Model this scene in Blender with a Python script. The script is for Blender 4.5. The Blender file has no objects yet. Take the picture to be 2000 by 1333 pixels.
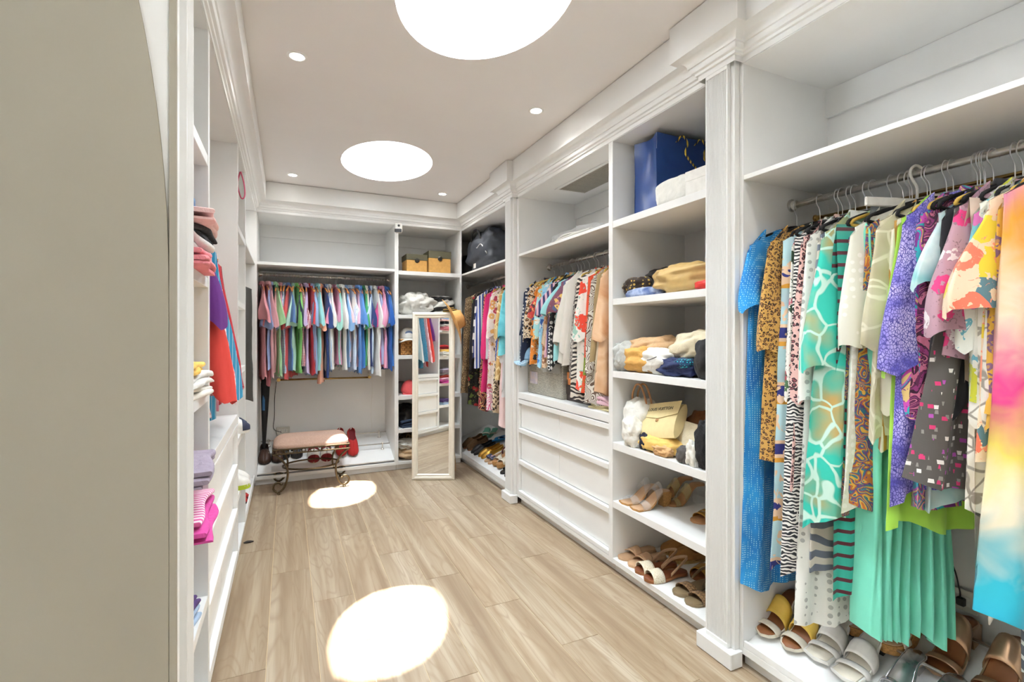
import bpy, math, random
import numpy as np
from mathutils import Vector, Matrix
PI = math.pi
SC = bpy.context.scene
COL = SC.collection
# ---------------------------------------------------------------- camera
TH = math.atan(439 / 955.6)
cam_d = bpy.data.cameras.new('camera')
cam_d.sensor_width = 36.0
cam_d.lens = 36.0 * 955.6 / 2000.0
cam_d.shift_y = (655.5 - 666.5) / 2000.0
cam_d.clip_start = 0.02
cam = bpy.data.objects.new('camera', cam_d)
COL.objects.link(cam)
cam.location = (0, 0, 1.3)
cam.rotation_euler = (PI / 2, 0, -TH)
SC.camera = cam
# ---------------------------------------------------------------- world, sun, exposure
SKY = 40.0
W = bpy.data.worlds.new('sky')
SC.world = W
W.use_nodes = True
bgn = W.node_tree.nodes['Background']
bgn.inputs[0].default_value = (0.81, 0.92, 1.0, 1)
bgn.inputs[1].default_value = SKY
sun_d = bpy.data.lights.new('sun', 'SUN')
sun_d.energy = 15.0
sun_d.angle = 0.012
sun_d.color = (1.0, 0.97, 0.93)
sun = bpy.data.objects.new('sun', sun_d)
COL.objects.link(sun)
SUND = Vector((-0.080, 0.124, -1.0))
sun.rotation_euler = SUND.to_track_quat('-Z', 'Y').to_euler()
SC.view_settings.view_transform = 'Standard'
SC.view_settings.look = 'None'
SC.view_settings.exposure = 0.77
SC.view_settings.gamma = 1.0
SC.view_settings.use_curve_mapping = False
SC.cycles.max_bounces = 7
SC.cycles.diffuse_bounces = 4
SC.cycles.glossy_bounces = 3
SC.cycles.adaptive_threshold = 0.045
SC.cycles.transparent_max_bounces = 12
SC.cycles.sample_clamp_indirect = 10.0
# ---------------------------------------------------------------- room numbers (metres)
ZC = 2.615          # ceiling
XL, XR, YB = -0.25, 1.62, 4.74   # cabinet fronts
DEP = 0.535         # cabinet depth
ZB, ZT = 0.08, 2.363
REAR = -1.6
SKYL = [(0.694, 3.797), (0.694, 1.774), (0.694, -0.229)]
SKX, SKYR = 0.332, 0.448   # half axes of the oval skylights
SHH = 0.9
OFX, OFY = -0.055, 0.127    # the shafts lean a little
for (sx, sy) in SKYL:   # portals that guide sampling of the sky through the skylight openings
    ld = bpy.data.lights.new('skylight_portal', 'AREA')
    ld.shape = 'ELLIPSE'
    ld.size = 2 * SKX
    ld.size_y = 2 * SKYR
    ld.cycles.is_portal = True
    lo = bpy.data.objects.new('skylight_portal', ld)
    COL.objects.link(lo)
    lo.location = (sx + OFX, sy + OFY, ZC + SHH - 0.005)
# ---------------------------------------------------------------- mesh helpers
class MB:
    def __init__(s):
        s.v = []; s.f = []; s.n = 0
    def add(s, v, f):
        o = s.n
        s.v.extend([tuple(p) for p in v]); s.n += len(v)
        s.f.extend([tuple(i + o for i in q) for q in f])
        return s
    def box(s, x0, y0, z0, x1, y1, z1, ch=0.0):
        if ch <= 0:
            v = [(x0,y0,z0),(x1,y0,z0),(x1,y1,z0),(x0,y1,z0),(x0,y0,z1),(x1,y0,z1),(x1,y1,z1),(x0,y1,z1)]
            return s.add(v, [(0,3,2,1),(4,5,6,7),(0,1,5,4),(1,2,6,5),(2,3,7,6),(3,0,4,7)])
        c = ch
        R = []
        for (z, i) in ((z0, c), (z0 + c, 0), (z1 - c, 0), (z1, c)):
            a, b, d, e = x0 + i, y0 + i, x1 - i, y1 - i
            k = c
            R.append([(a+k*(i==0),b,z),(d-k*(i==0),b,z),(d,b+k*(i==0),z),(d,e-k*(i==0),z),(d-k*(i==0),e,z),(a+k*(i==0),e,z),(a,e-k*(i==0),z),(a,b+k*(i==0),z)])
        return s.loft(R, True, True)
    def loft(s, rings, closed=True, caps=False):
        n = len(rings[0]); v = []; f = []
        for r in rings: v.extend(r)
        for i in range(len(rings) - 1):
            for j in range(n if closed else n - 1):
                k = (j + 1) % n
                f.append((i*n+j, i*n+k, (i+1)*n+k, (i+1)*n+j))
        if caps:
            f.append(tuple(range(n - 1, -1, -1)))
            f.append(tuple(range((len(rings)-1)*n, len(rings)*n)))
        return s.add(v, f)
    def tube(s, pts, r, n=8, caps=True, closed=False):
        P = [Vector(p) for p in pts]; m = len(P)
        rr = r if isinstance(r, (list, tuple)) else [r] * m
        rings = []; up = None
        for i in range(m):
            if closed: t = P[(i+1) % m] - P[i-1]
            else: t = P[min(i+1, m-1)] - P[max(i-1, 0)]
            if t.length < 1e-9: t = Vector((0,0,1))
            t.normalize()
            if up is None:
                up = Vector((0,0,1)) if abs(t.z) < .9 else Vector((1,0,0))
            u = up - t * up.dot(t)
            if u.length < 1e-6: u = t.orthogonal()
            u.normalize(); up = u; w = t.cross(u)
            rings.append([tuple(P[i] + (u*math.cos(2*PI*j/n) + w*math.sin(2*PI*j/n)) * rr[i]) for j in range(n)])
        if closed: rings.append(rings[0]); caps = False
        return s.loft(rings, True, caps)
    def lathe(s, prof, n=20, c=(0,0,0), caps=True):
        rings = [[(c[0] + r*math.cos(2*PI*j/n), c[1] + r*math.sin(2*PI*j/n), c[2] + z) for j in range(n)] for (r, z) in prof]
        return s.loft(rings, True, caps)
    def prism(s, poly, z0, z1):
        return s.loft([[(x, y, z0) for x, y in poly], [(x, y, z1) for x, y in poly]], True, True)
    def sheet(s, P, t=0.0):
        """P[i][j] grid of points, optional thickness along local normals"""
        P = np.asarray(P, float); a, b = P.shape[:2]
        if t <= 0:
            v = P.reshape(-1, 3)
            return s.add(v.tolist(), [(i*b+j, i*b+j+1, (i+1)*b+j+1, (i+1)*b+j) for i in range(a-1) for j in range(b-1)])
        du = np.gradient(P, axis=0); dv = np.gradient(P, axis=1)
        nn = np.cross(du, dv); nn /= (np.linalg.norm(nn, axis=2, keepdims=True) + 1e-12)
        A = P + nn*t/2; B = P - nn*t/2
        v = np.concatenate([A.reshape(-1,3), B.reshape(-1,3)]).tolist(); o = a*b
        f = []
        for i in range(a-1):
            for j in range(b-1):
                q = (i*b+j, i*b+j+1, (i+1)*b+j+1, (i+1)*b+j)
                f.append(q); f.append(tuple(o+k for k in reversed(q)))
        for j in range(b-1):
            f.append((j+1, j, o+j, o+j+1)); k = (a-1)*b
            f.append((k+j, k+j+1, o+k+j+1, o+k+j))
        for i in range(a-1):
            f.append((i*b, (i+1)*b, o+(i+1)*b, o+i*b)); k = b-1
            f.append(((i+1)*b+k, i*b+k, o+i*b+k, o+(i+1)*b+k))
        return s.add(v, f)
    def xf(s, M):
        s.v = [tuple(M @ Vector(p)) for p in s.v]
        return s
    def mesh(s, name, mat, smooth=False):
        me = bpy.data.meshes.new(name)
        me.from_pydata(s.v, [], s.f)
        if mat is not None: me.materials.append(mat)
        if smooth:
            me.polygons.foreach_set('use_smooth', [True] * len(me.polygons))
            if smooth == 'auto':
                me.set_sharp_from_angle(angle=0.7)
        me.update()
        return me
    def build(s, name, mat, parent=None, smooth=False, loc=None):
        o = bpy.data.objects.new(name, s.mesh(name, mat, smooth))
        COL.objects.link(o)
        if parent is not None: o.parent = parent
        if loc: o.location = loc
        return o
def tag(o, label=None, cat=None, group=None, kind=None):
    if label: o['label'] = label
    if cat: o['category'] = cat
    if group: o['group'] = group
    if kind: o['kind'] = kind
    return o
def thing(name, label, cat, loc=(0,0,0), rz=0.0, group=None):
    o = bpy.data.objects.new(name, None)
    o.empty_display_size = 0.05
    COL.objects.link(o)
    o.location = loc
    o.rotation_euler = (0, 0, rz) if not isinstance(rz, (tuple, list)) else rz
    return tag(o, label, cat, group)
def bx(*a, ch=0.0): return MB().box(*a, ch=ch)
def inst(name, me, parent, loc=(0,0,0), rot=(0,0,0), sc=None):
    o = bpy.data.objects.new(name, me); COL.objects.link(o); o.parent = parent
    o.location = loc; o.rotation_euler = rot
    if sc: o.scale = sc
    return o
def crvpts(P, n=6):
    """Catmull-Rom resample"""
    P = [np.array(p, float) for p in P]; out = []
    Q = [2*P[0]-P[1]] + P + [2*P[-1]-P[-2]]
    for i in range(1, len(Q)-2):
        for k in range(n):
            t = k/n
            a, b, c, d = Q[i-1], Q[i], Q[i+1], Q[i+2]
            out.append(.5*((2*b)+(-a+c)*t+(2*a-5*b+4*c-d)*t*t+(-a+3*b-3*c+d)*t**3))
    out.append(P[-1])
    return [tuple(p) for p in out]
# ---------------------------------------------------------------- materials
MATS = {}
def srgb(h):
    if isinstance(h, str):
        h = h.lstrip('#'); c = [int(h[i:i+2], 16) / 255 for i in (0, 2, 4)]
    else: c = [x / 255 for x in h]
    return tuple((x/12.92 if x <= .04045 else ((x+.055)/1.055)**2.4) for x in c) + (1,)
class NT:
    """tiny node builder"""
    def __init__(s, name):
        s.m = bpy.data.materials.new(name); s.m.use_nodes = True
        s.t = s.m.node_tree; s.b = s.t.nodes['Principled BSDF']
    def n(s, typ, ins=None, **kw):
        o = s.t.nodes.new(typ)
        for k, v in kw.items(): setattr(o, k, v)
        for k, v in (ins or {}).items():
            if isinstance(v, tuple) and len(v) == 2 and hasattr(v[0], 'outputs'):
                s.t.links.new(v[0].outputs[v[1]], o.inputs[k])
            elif hasattr(v, 'outputs'): s.t.links.new(v.outputs[0], o.inputs[k])
            else: o.inputs[k].default_value = v
        return o
    def coord(s, scale=(1,1,1), which='Object', rot=(0,0,0), rnd=False):
        c = s.n('ShaderNodeTexCoord')
        src = (c, which)
        if rnd:
            oi = s.n('ShaderNodeObjectInfo')
            mu = s.n('ShaderNodeMath', {0: (oi, 'Random'), 1: 37.0}, operation='MULTIPLY')
            ad = s.n('ShaderNodeVectorMath', {0: src, 1: mu}, operation='ADD')
            src = (ad, 0)
        mp = s.n('ShaderNodeMapping', {'Vector': src, 'Scale': scale, 'Rotation': rot})
        return mp
    def ramp(s, fac, stops, interp='LINEAR'):
        r = s.n('ShaderNodeValToRGB', {'Fac': fac}); cr = r.color_ramp; cr.interpolation = interp
        while len(cr.elements) < len(stops): cr.elements.new(.5)
        for e, (p, c) in zip(cr.elements, stops): e.position = p; e.color = c
        return r
    def mix(s, fac, a, b, blend='MIX'):
        m = s.t.nodes.new('ShaderNodeMix'); m.data_type = 'RGBA'; m.blend_type = blend
        for k, v in ((0, fac), (6, a), (7, b)):
            if hasattr(v, 'outputs'):
                s.t.links.new(v.outputs[2] if v.bl_idname == 'ShaderNodeMix' else v.outputs[0], m.inputs[k])
            elif isinstance(v, tuple) and len(v) == 2 and hasattr(v[0], 'outputs'): s.t.links.new(v[0].outputs[v[1]], m.inputs[k])
            else: m.inputs[k].default_value = v
        return m
    def math(s, op, a, b=0.0, c=0.0):
        return s.n('ShaderNodeMath', {0: a, 1: b, 2: c}, operation=op)
    def out(s, col=None, rough=.5, metal=0.0, bump=None, bs=.2, bd=.002, **kw):
        B = s.b
        if col is not None:
            if hasattr(col, 'outputs'):
                s.t.links.new(col.outputs[2] if col.bl_idname == 'ShaderNodeMix' else col.outputs[0], B.inputs['Base Color'])
            else: B.inputs['Base Color'].default_value = col
        if hasattr(rough, 'outputs'): s.t.links.new(rough.outputs[0], B.inputs['Roughness'])
        else: B.inputs['Roughness'].default_value = rough
        B.inputs['Metallic'].default_value = metal
        if bump is not None:
            bn = s.n('ShaderNodeBump', {'Height': bump, 'Strength': bs, 'Distance': bd})
            s.t.links.new(bn.outputs[0], B.inputs['Normal'])
        for k, v in kw.items(): B.inputs[k.replace('_', ' ')].default_value = v
        return s.m
def plain(name, col, rough=.5, metal=0.0, var=.06, sc=30, bs=.05, wr=0.0, **kw):
    if name in MATS: return MATS[name]
    t = NT(name); c = srgb(col)
    nz = t.n('ShaderNodeTexNoise', {'Vector': t.coord(), 'Scale': sc, 'Detail': 3.0})
    d = tuple(x*(1-var) for x in c[:3]) + (1,); l = tuple(min(1, x*(1+var)) for x in c[:3]) + (1,)
    r = t.ramp((nz, 'Fac'), [(.3, d), (.7, l)])
    h = (nz, 'Fac'); bd = .002
    if rough >= .85 and not metal:      # cloth: soft creases
        w = t.n('ShaderNodeTexNoise', {'Vector': t.coord(), 'Scale': 22.0, 'Detail': 4.0, 'Distortion': 1.2})
        h = t.math('ADD', t.math('MULTIPLY', (w, 'Fac'), 1.0), t.math('MULTIPLY', (nz, 'Fac'), .08)); bs = .55; bd = .012
    MATS[name] = t.out(r, rough, metal, h, bs, bd, **kw)
    return MATS[name]
# ================================================================ ROOM SHELL
M_white = plain('white_paint', (243, 243, 241), .42, var=.012, sc=6, bs=.02)
M_ceil = plain('ceiling_paint', (243, 240, 238), .8, var=.012, sc=3, bs=.03)
M_beige = plain('beige_wall_paint', (164, 157, 142), .75, var=.02, sc=4, bs=.04)
M_grout = plain('pale_grout', (205, 184, 148), .8)
def wood_floor():
    t = NT('oak_tile')
    oi = t.n('ShaderNodeObjectInfo')
    co = t.n('ShaderNodeTexCoord')
    off = t.n('ShaderNodeCombineXYZ', {0: t.math('MULTIPLY', (oi, 'Random'), 71.0), 1: t.math('MULTIPLY', (oi, 'Random'), 913.0), 2: t.math('MULTIPLY', (oi, 'Random'), 33.0)})
    ad = t.n('ShaderNodeVectorMath', {0: (co, 'Object'), 1: off}, operation='ADD')
    mp = t.n('ShaderNodeMapping', {'Vector': ad, 'Scale': (7.0, 0.9, 1.0)})
    big = t.n('ShaderNodeTexNoise', {'Vector': mp, 'Scale': 1.0, 'Detail': 2.0, 'Roughness': .5, 'Distortion': .6})
    # growth rings: contour lines of a smooth field
    ring = t.math('FRACT', t.math('MULTIPLY', (big, 'Fac'), 14.0))
    line = t.n('ShaderNodeMapRange', {0: t.math('ABSOLUTE', t.math('SUBTRACT', ring, .5)), 1: 0.0, 2: .22, 3: 1.0, 4: 0.0})
    mp2 = t.n('ShaderNodeMapping', {'Vector': ad, 'Scale': (110.0, 3.0, 1.0)})
    fine = t.n('ShaderNodeTexNoise', {'Vector': mp2, 'Scale': 1.0, 'Detail': 3.0, 'Roughness': .6})
    mp3 = t.n('ShaderNodeMapping', {'Vector': ad, 'Scale': (16.0, .7, 1.0)})
    band = t.n('ShaderNodeTexNoise', {'Vector': mp3, 'Scale': 1.0, 'Detail': 2.0, 'Distortion': .4})
    base = t.ramp((band, 'Fac'), [(.3, srgb((141, 120, 97))), (.5, srgb((163, 144, 120))), (.7, srgb((182, 167, 146)))])
    tint = t.ramp((oi, 'Random'), [(0, (0.93, .91, .88, 1)), (.5, (1, 1, 1, 1)), (1, (1.0, .97, .93, 1))])
    c = t.mix(1.0, base, tint, 'MULTIPLY')
    c = t.mix(t.math('MULTIPLY', line, t.math('MULTIPLY', (band, 'Fac'), .5)), c, srgb((120, 88, 58)))
    c = t.mix(t.n('ShaderNodeMapRange', {0: (fine, 'Fac'), 1: .5, 2: .75, 3: 0.0, 4: .35}), c, srgb((130, 101, 70)))
    return t.out(c, .38, 0, (fine, 'Fac'), .06, .001)
M_floor = wood_floor()
floor = tag(MB().box(-.85, REAR, -.05, 2.2, 5.3, -.0025).build('floor', M_grout), 'pale oak-look plank floor with thin light joints', kind='structure')
xs = [-.265 - .19, -.265, -.075, .115, .306, .49, .672, .858, 1.045, 1.232, 1.42, 1.617, 1.80]
ph = [2.9, 3.315, 4.14, 3.75, 3.338, 2.955, 3.736, 3.36, 2.96, 3.749, 3.385, 3.0]
LEN = 1.183
pmesh = {}
for i in range(len(xs) - 1):
    w = round(xs[i+1] - xs[i], 3)
    j0 = ph[i] - 6 * LEN
    for k in range(12):
        a, b = j0 + k*LEN, j0 + (k+1)*LEN
        a, b = max(a, REAR), min(b, 4.86)
        if b - a < .02: continue
        L = round(b - a, 3); key = (w, L)
        if key not in pmesh:
            pmesh[key] = bx(-w/2+.0013, -L/2+.0013, -.006, w/2-.0013, L/2-.0013, 0, ch=.0008).mesh('plank', M_floor)
        inst('plank', pmesh[key], floor, (xs[i] + w/2, (a+b)/2, 0))
# ceiling with round holes
def ceiling():
    mb = MB(); n = 48
    x0, x1, y0, y1 = -.85, 2.2, REAR, 5.3
    # strips of y around every skylight
    cuts = []
    for (sx, sy) in sorted(SKYL, key=lambda p: p[1]):
        cuts.append((sy - .6, sy + .6, sx, sy))
    y = y0
    for (a, b, sx, sy) in cuts:
        if a > y: mb.box(x0, y, ZC, x1, a, ZC + .06)
        sq = []
        ci = []
        for j in range(n):
            t = 2*PI*j/n + PI/4
            dx, dy = math.cos(t), math.sin(t)
            k = .6 / max(abs(dx), abs(dy))
            sq.append((sx + dx*k, sy + dy*k)); ci.append((sx + dx*SKX, sy + dy*SKYR))
        for z, fl in ((ZC, 1), (ZC + .06, 0)):
            r = [[(p[0], p[1], z) for p in sq], [(p[0], p[1], z) for p in ci]]
            mb.loft(r if fl else r[::-1], True, False)
        mb.box(x0, a, ZC, sx - .6, b, ZC + .06); mb.box(sx + .6, a, ZC, x1, b, ZC + .06)
        y = b
    mb.box(x0, y, ZC, x1, y1, ZC + .06)
    return mb
tag(ceiling().build('ceiling', M_ceil), 'flat pale ceiling with round skylight openings', kind='structure')
for k, (sx, sy) in enumerate(SKYL):
    mb = MB(); n = 48; R = []
    for i in range(7):
        f = i/6
        R.append([(sx + OFX*f + SKX*math.cos(2*PI*j/n), sy + OFY*f + SKYR*math.sin(2*PI*j/n), ZC + .0 + SHH*f) for j in range(n)])
    Q = [[(x + (x-(sx+OFX*i/6))*.05, y + (y-sy-OFY*i/6)*.05, z + (.0 if i else .061)) for x, y, z in R[i]] for i in range(7)]
    mb.loft(R, True, False); mb.loft(Q[::-1], True, False)
    mb.loft([R[-1], Q[-1]], True, False)
    tag(mb.build('window_%d' % (k+1), M_ceil, smooth='auto'), 'round white skylight shaft open to bright sky', kind='structure')
# walls
tag(bx(XL-DEP-.08, 1.25, 0, XL-DEP-.02, 5.36, ZC).build('wall_left', M_white), kind='structure')
tag(bx(XL-DEP-.08, YB+DEP+.005, 0, XR+DEP+.08, YB+DEP+.06, ZC).build('wall_back', M_white), kind='structure')
tag(bx(XR+DEP+.005, REAR, 0, XR+DEP+.06, YB+DEP+.06, ZC).build('wall_right', M_white), kind='structure')
tag(bx(-.92, REAR-.06, 0, XR+DEP+.06, REAR, ZC).build('wall_rear', M_white), kind='structure')
tag(bx(-.92, REAR, 0, -.86, 1.19, ZC).build('wall_entry', M_white), kind='structure')
# near left wall: a plaster face that ends in a long curve, in front of the white end panel of the cabinets
def curved_wall():
    pts = [(-.86, 0.0), (-.2225, 0.0), (-.2225, 1.40)]
    for i in range(1, 17):
        z = 1.40 + (ZC - 1.40) * i / 16
        pts.append((-.2225 - (3.3 - math.sqrt(3.3**2 - (z - 1.40)**2)), z))
    pts.append((-.86, ZC))
    mb = MB()
    mb.loft([[(x, 1.213, z) for x, z in pts], [(x, 1.222, z) for x, z in pts]], True, True)
    return mb
tag(curved_wall().build('wall_near', M_beige), 'beige plaster wall ending in a long curved edge', kind='structure')
tag(bx(-.2220, 1.213, 0, -.2085, 1.2215, ZC-.001, ch=.001).build('trim_4', M_beige), 'narrow beige edge board beside the curved wall', kind='structure')
tag(bx(XL-DEP-.02, 1.2225, 0, -.212, 1.262, ZC).build('wall_end', M_white), 'glossy white end panel behind the curved wall edge', kind='structure')
# crown moulding swept along the cabinet fronts with break-fronts over the pilasters
PIL = [(1.362, 1.54), (3.419, 3.59)]
prof = [(.004, 2.366), (.004, 2.387), (.012, 2.389), (.014, 2.399), (.024, 2.402), (.028, 2.409), (.028, 2.422), (.034, 2.424)]
for i in range(1, 7):
    t = i/6*PI/2
    prof.append((.034 + .040*(1-math.cos(t)), 2.424 + .034*math.sin(t)))
prof += [(.085, 2.459), (.085, 2.466), (.085, ZC-.004)]
def crown(path, ext0, ext1):
    P = [Vector(p) for p in path]
    rings = []
    def nrm(a, b):
        d = (b - a).normalized(); return Vector((d.y, -d.x))
    for i, p in enumerate(P):
        if i == 0: n = nrm(P[0], P[1]) if ext0 is None else ext0
        elif i == len(P)-1: n = nrm(P[-2], P[-1]) if ext1 is None else ext1
        else:
            n1, n2 = nrm(P[i-1], p), nrm(p, P[i+1]); n = (n1+n2) / (1 + n1.dot(n2))
        ring = [(p.x + n.x*o, p.y + n.y*o, z) for o, z in prof]
        ring += [(p.x + n.x*.0008, p.y + n.y*.0008, prof[-1][1]), (p.x + n.x*.0008, p.y + n.y*.0008, prof[0][1])]
        rings.append(ring)
    return MB().loft(rings, True, True)
pr = [(XR, YB)]
for a, b in reversed(PIL):
    pr += [(XR, b), (XR-.045, b), (XR-.045, a), (XR, a)]
pr.append((XR, REAR))
M_trim = plain('white_trim_paint', (244, 244, 242), .34, var=.01, sc=8, bs=.015)
def flat(o):
    o.data.set_sharp_from_angle(angle=.6); return o
for nm, path, e0, e1, lab in (('trim_1', [(XL, 1.262), (XL, YB)], None, Vector((1, -1)), 'crown moulding above the left cabinets'),
                              ('trim_2', [(XL, YB), (XR, YB)], Vector((1, -1)), Vector((-1, -1)), 'crown moulding above the back cabinets'),
                              ('trim_3', pr, Vector((-1, -1)), None, 'crown moulding above the right cabinets, stepping out over the pilasters')):
    tag(crown(path, e0, e1).build(nm, M_trim, smooth='auto'), lab, kind='structure')
# downlights
M_lamp = NT('downlight_glow'); M_lamp.b.inputs['Emission Color'].default_value = (1, .97, .92, 1); M_lamp.b.inputs['Emission Strength'].default_value = 30.0
M_lamp = M_lamp.m
for k, (x, y, lab) in enumerate([(.042, 2.515, 'round recessed ceiling downlight left of the large near skylight'), (1.322, 2.54, 'round recessed ceiling downlight right of the two skylights, above the drawers'),
              (.04, 4.39, 'small far recessed downlight above the row of hanging shirts'), (1.31, 4.40, 'small far recessed downlight in the far right ceiling corner'),
              (.042, .66, 'recessed ceiling downlight near the entry wall'), (1.322, .66, 'recessed ceiling downlight above the entry on the right')]):
    d = thing('downlight', lab, 'ceiling light', (x, y, ZC), group='recessed ceiling downlights')
    MB().lathe([(.031, -.001), (.033, -.004), (.044, -.004), (.047, 0.0)], 28, caps=False).build('trim_ring', M_trim, d, True)
    MB().lathe([(.0005, -.0015), (.031, -.0012)], 24, caps=True).build('lens', M_lamp, d)
    sp = bpy.data.lights.new('downlight_beam', 'SPOT'); sp.energy = 10.0; sp.spot_size = 2.3; sp.spot_blend = .8; sp.shadow_soft_size = .035; sp.color = (1, .98, .95)
    so = bpy.data.objects.new('downlight_beam', sp); COL.objects.link(so); so.parent = d; so.location = (0, 0, -.02)
# ================================================================ PILASTERS
def pilaster(x, y0, y1, side, label, gap):
    # side: -1 -> faces -x (right-hand row), +1 -> faces +x
    d = thing('pilaster', label, 'pilaster', (x, 0, 0))
    s = side
    def B(a, b, c, dd, z0, z1, ch=.0015):
        xa, xb = sorted((s*a, s*b)); return bx(xa, c, z0, xb, dd, z1, ch=ch)
    B(.0008, .065, y0, y1, 0.002, .066, .003).build('plinth', M_trim, d)
    B(-.05, .0004, gap[0], gap[1], .0525, 2.362, .0).build('filler_board', M_trim, d)
    B(.0008, .028, y0+.015, y1-.015, .0665, 2.384).build('backing_board', M_trim, d)
    # fluted face: scalloped section
    a, b = y0+.034, y1-.034; n = 13
    poly = []
    w = (b-a-.008)/n
    poly.append((.028, a)); poly.append((.046, a))
    for i in range(n):
        c = a+.004+w*i
        for t in (0.0, .18, .34, .5, .66, .82):
            poly.append((.046 - .006*math.sin(PI*t) if t else .046, c + w*(.12 + .88*t)))
        poly.append((.046, c+w))
    poly += [(.046, b), (.028, b)]
    rings = [[(s*px, py, z) for px, py in poly] for z in (.085, 2.352)]
    mb = MB(); mb.loft(rings if s < 0 else [r[::-1] for r in rings], True, True)
    mb.build('fluted_shaft', M_trim, d)
    B(.028, .0475, a, b, .0666, .0848).build('shaft_foot', M_trim, d)
    B(.028, .0475, a, b, 2.3522, 2.384).build('shaft_head', M_trim, d)
pilaster(XR, 1.362, 1.54, -1, 'fluted white pilaster between the shoe shelves and the near hanging bay', (1.3790, 1.5230))
pilaster(XR, 3.419, 3.59, -1, 'slim fluted white pilaster at the far end of the drawer unit', (3.4220, 3.5865))
pilaster(XL, 1.264, 1.42, 1, 'fluted white pilaster beside the beige curved wall', (1.2640, 1.4295))
# ================================================================ CABINETS
SH = [(1.889, 1.926), (1.466, 1.50), (1.070, 1.106), (.676, .716), (.357, .394)]
def cabinet(label, side, start, width, shelves, drawers=False, lip=False, name='wardrobe_unit', cat='wardrobe', top_shelf_t=.018, counter=None):
    """local x along the front, local y into the cabinet"""
    if side == 'R': loc, rz = (XR, start, 0), -PI/2
    elif side == 'L': loc, rz = (XL, start, 0), PI/2
    else: loc, rz = (start, YB, 0), 0
    d = thing(name, label, cat, loc, rz)
    T = .0175
    w = width
    bx(0, 0, .052, T, DEP-.001, ZT+.012).build('side_panel', M_white, d)
    bx(w-T, 0, .052, w, DEP-.001, ZT+.012).build('side_panel', M_white, d)
    bx(T, DEP-.016, ZB, w-T, DEP-.003, ZT).build('back_panel', M_white, d)
    bx(T, .0, .052, w-T, DEP-.017, ZB, ch=.001).build('bottom_panel', M_white, d)
    bx(T, .0, ZT, w-T, DEP-.003, ZT+.02).build('top_panel', M_white, d)
    bx(0.001, .03, .001, w-.001, .045, .0515).build('toe_kick', M_white, d)
    bx(T+.001, DEP-.032, ZT-.12, w-T-.001, DEP-.0165, ZT-.001).build('back_rail', M_white, d)
    for z0, z1 in shelves:
        bx(T+.0005, .001, z0, w-T-.0005, DEP-.033, z1, ch=.0012).build('shelf', M_white, d)
    if lip:
        bx(T+.001, .0005, ZB+.0005, w-T-.001, .012, ZB+.026, ch=.0015).build('shoe_lip', M_white, d)
    if counter or drawers:
        bx(T+.0005, 0, .815, w-T-.0005, DEP-.017, .862, ch=.0015).build('counter', M_white, d)
    if drawers:
        rows = [(.81, .591), (.588, .347), (.344, .108)]
        h = (w - 2*T)/2
        for zt, zb in rows:
            for c in (0, 1):
                a = T + h*c + .0015; b = a + h - .003
                dr = bx(a, .022, zb+.001, b, .040, zt-.034).build('drawer', M_white, d)
                bx(a, -.001, zt-.033, b, .040, zt-.001, ch=.002).build('drawer_lip', M_white, dr)
        bx(T+.001, -.001, .0805, w-T-.001, .03, .106, ch=.002).build('bottom_rail', M_white, d)
    return d
cabinet('tall open white hanging wardrobe nearest on the right, full of colourful dresses', 'R', 1.3785, 1.3785+.55, [(1.908, 1.926)], lip=True)
cabinet('white open shelf unit on the right holding bags and tan sandals', 'R', 2.2235, 2.2235-1.5235, SH, name='shelf_unit', cat='shelves')
cabinet('white unit on the right with a hanging space above six handleless drawers', 'R', 3.4215, 3.4215-2.224, [(1.908, 1.926)], drawers=True, name='drawer_unit', cat='wardrobe')
cabinet('dim corner hanging wardrobe beyond the far pilaster, with shoes on its floor', 'R', 5.275, 5.275-3.587, [(1.908, 1.926)], lip=True)
cabinet('white hanging wardrobe across the back wall, full of pastel shirts', 'B', -.2555, .9555+.2555, [(1.914, 1.938)], lip=False)
cabinet('white open shelf unit on the back wall behind the leaning mirror', 'B', .956, 1.613-.956, SH, name='shelf_unit', cat='shelves')
cabinet('narrow white shelf unit on the left, next to the beige wall, with folded clothes', 'L', 1.43, 2.0075-1.43, SH, name='shelf_unit', cat='shelves')
cabinet('white unit on the left with a hanging space above wide drawers', 'L', 2.008, 3.1175-2.008, [], drawers=True, name='drawer_unit', cat='wardrobe')
cabinet('far white shelf unit on the left holding sneakers', 'L', 3.118, 3.655-3.118, SH, name='shelf_unit', cat='shelves')
cabinet('dark corner hanging bay at the far left holding a garment bag', 'L', 3.6555, 4.735-3.6555, [(1.908, 1.926)], lip=True)
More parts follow.
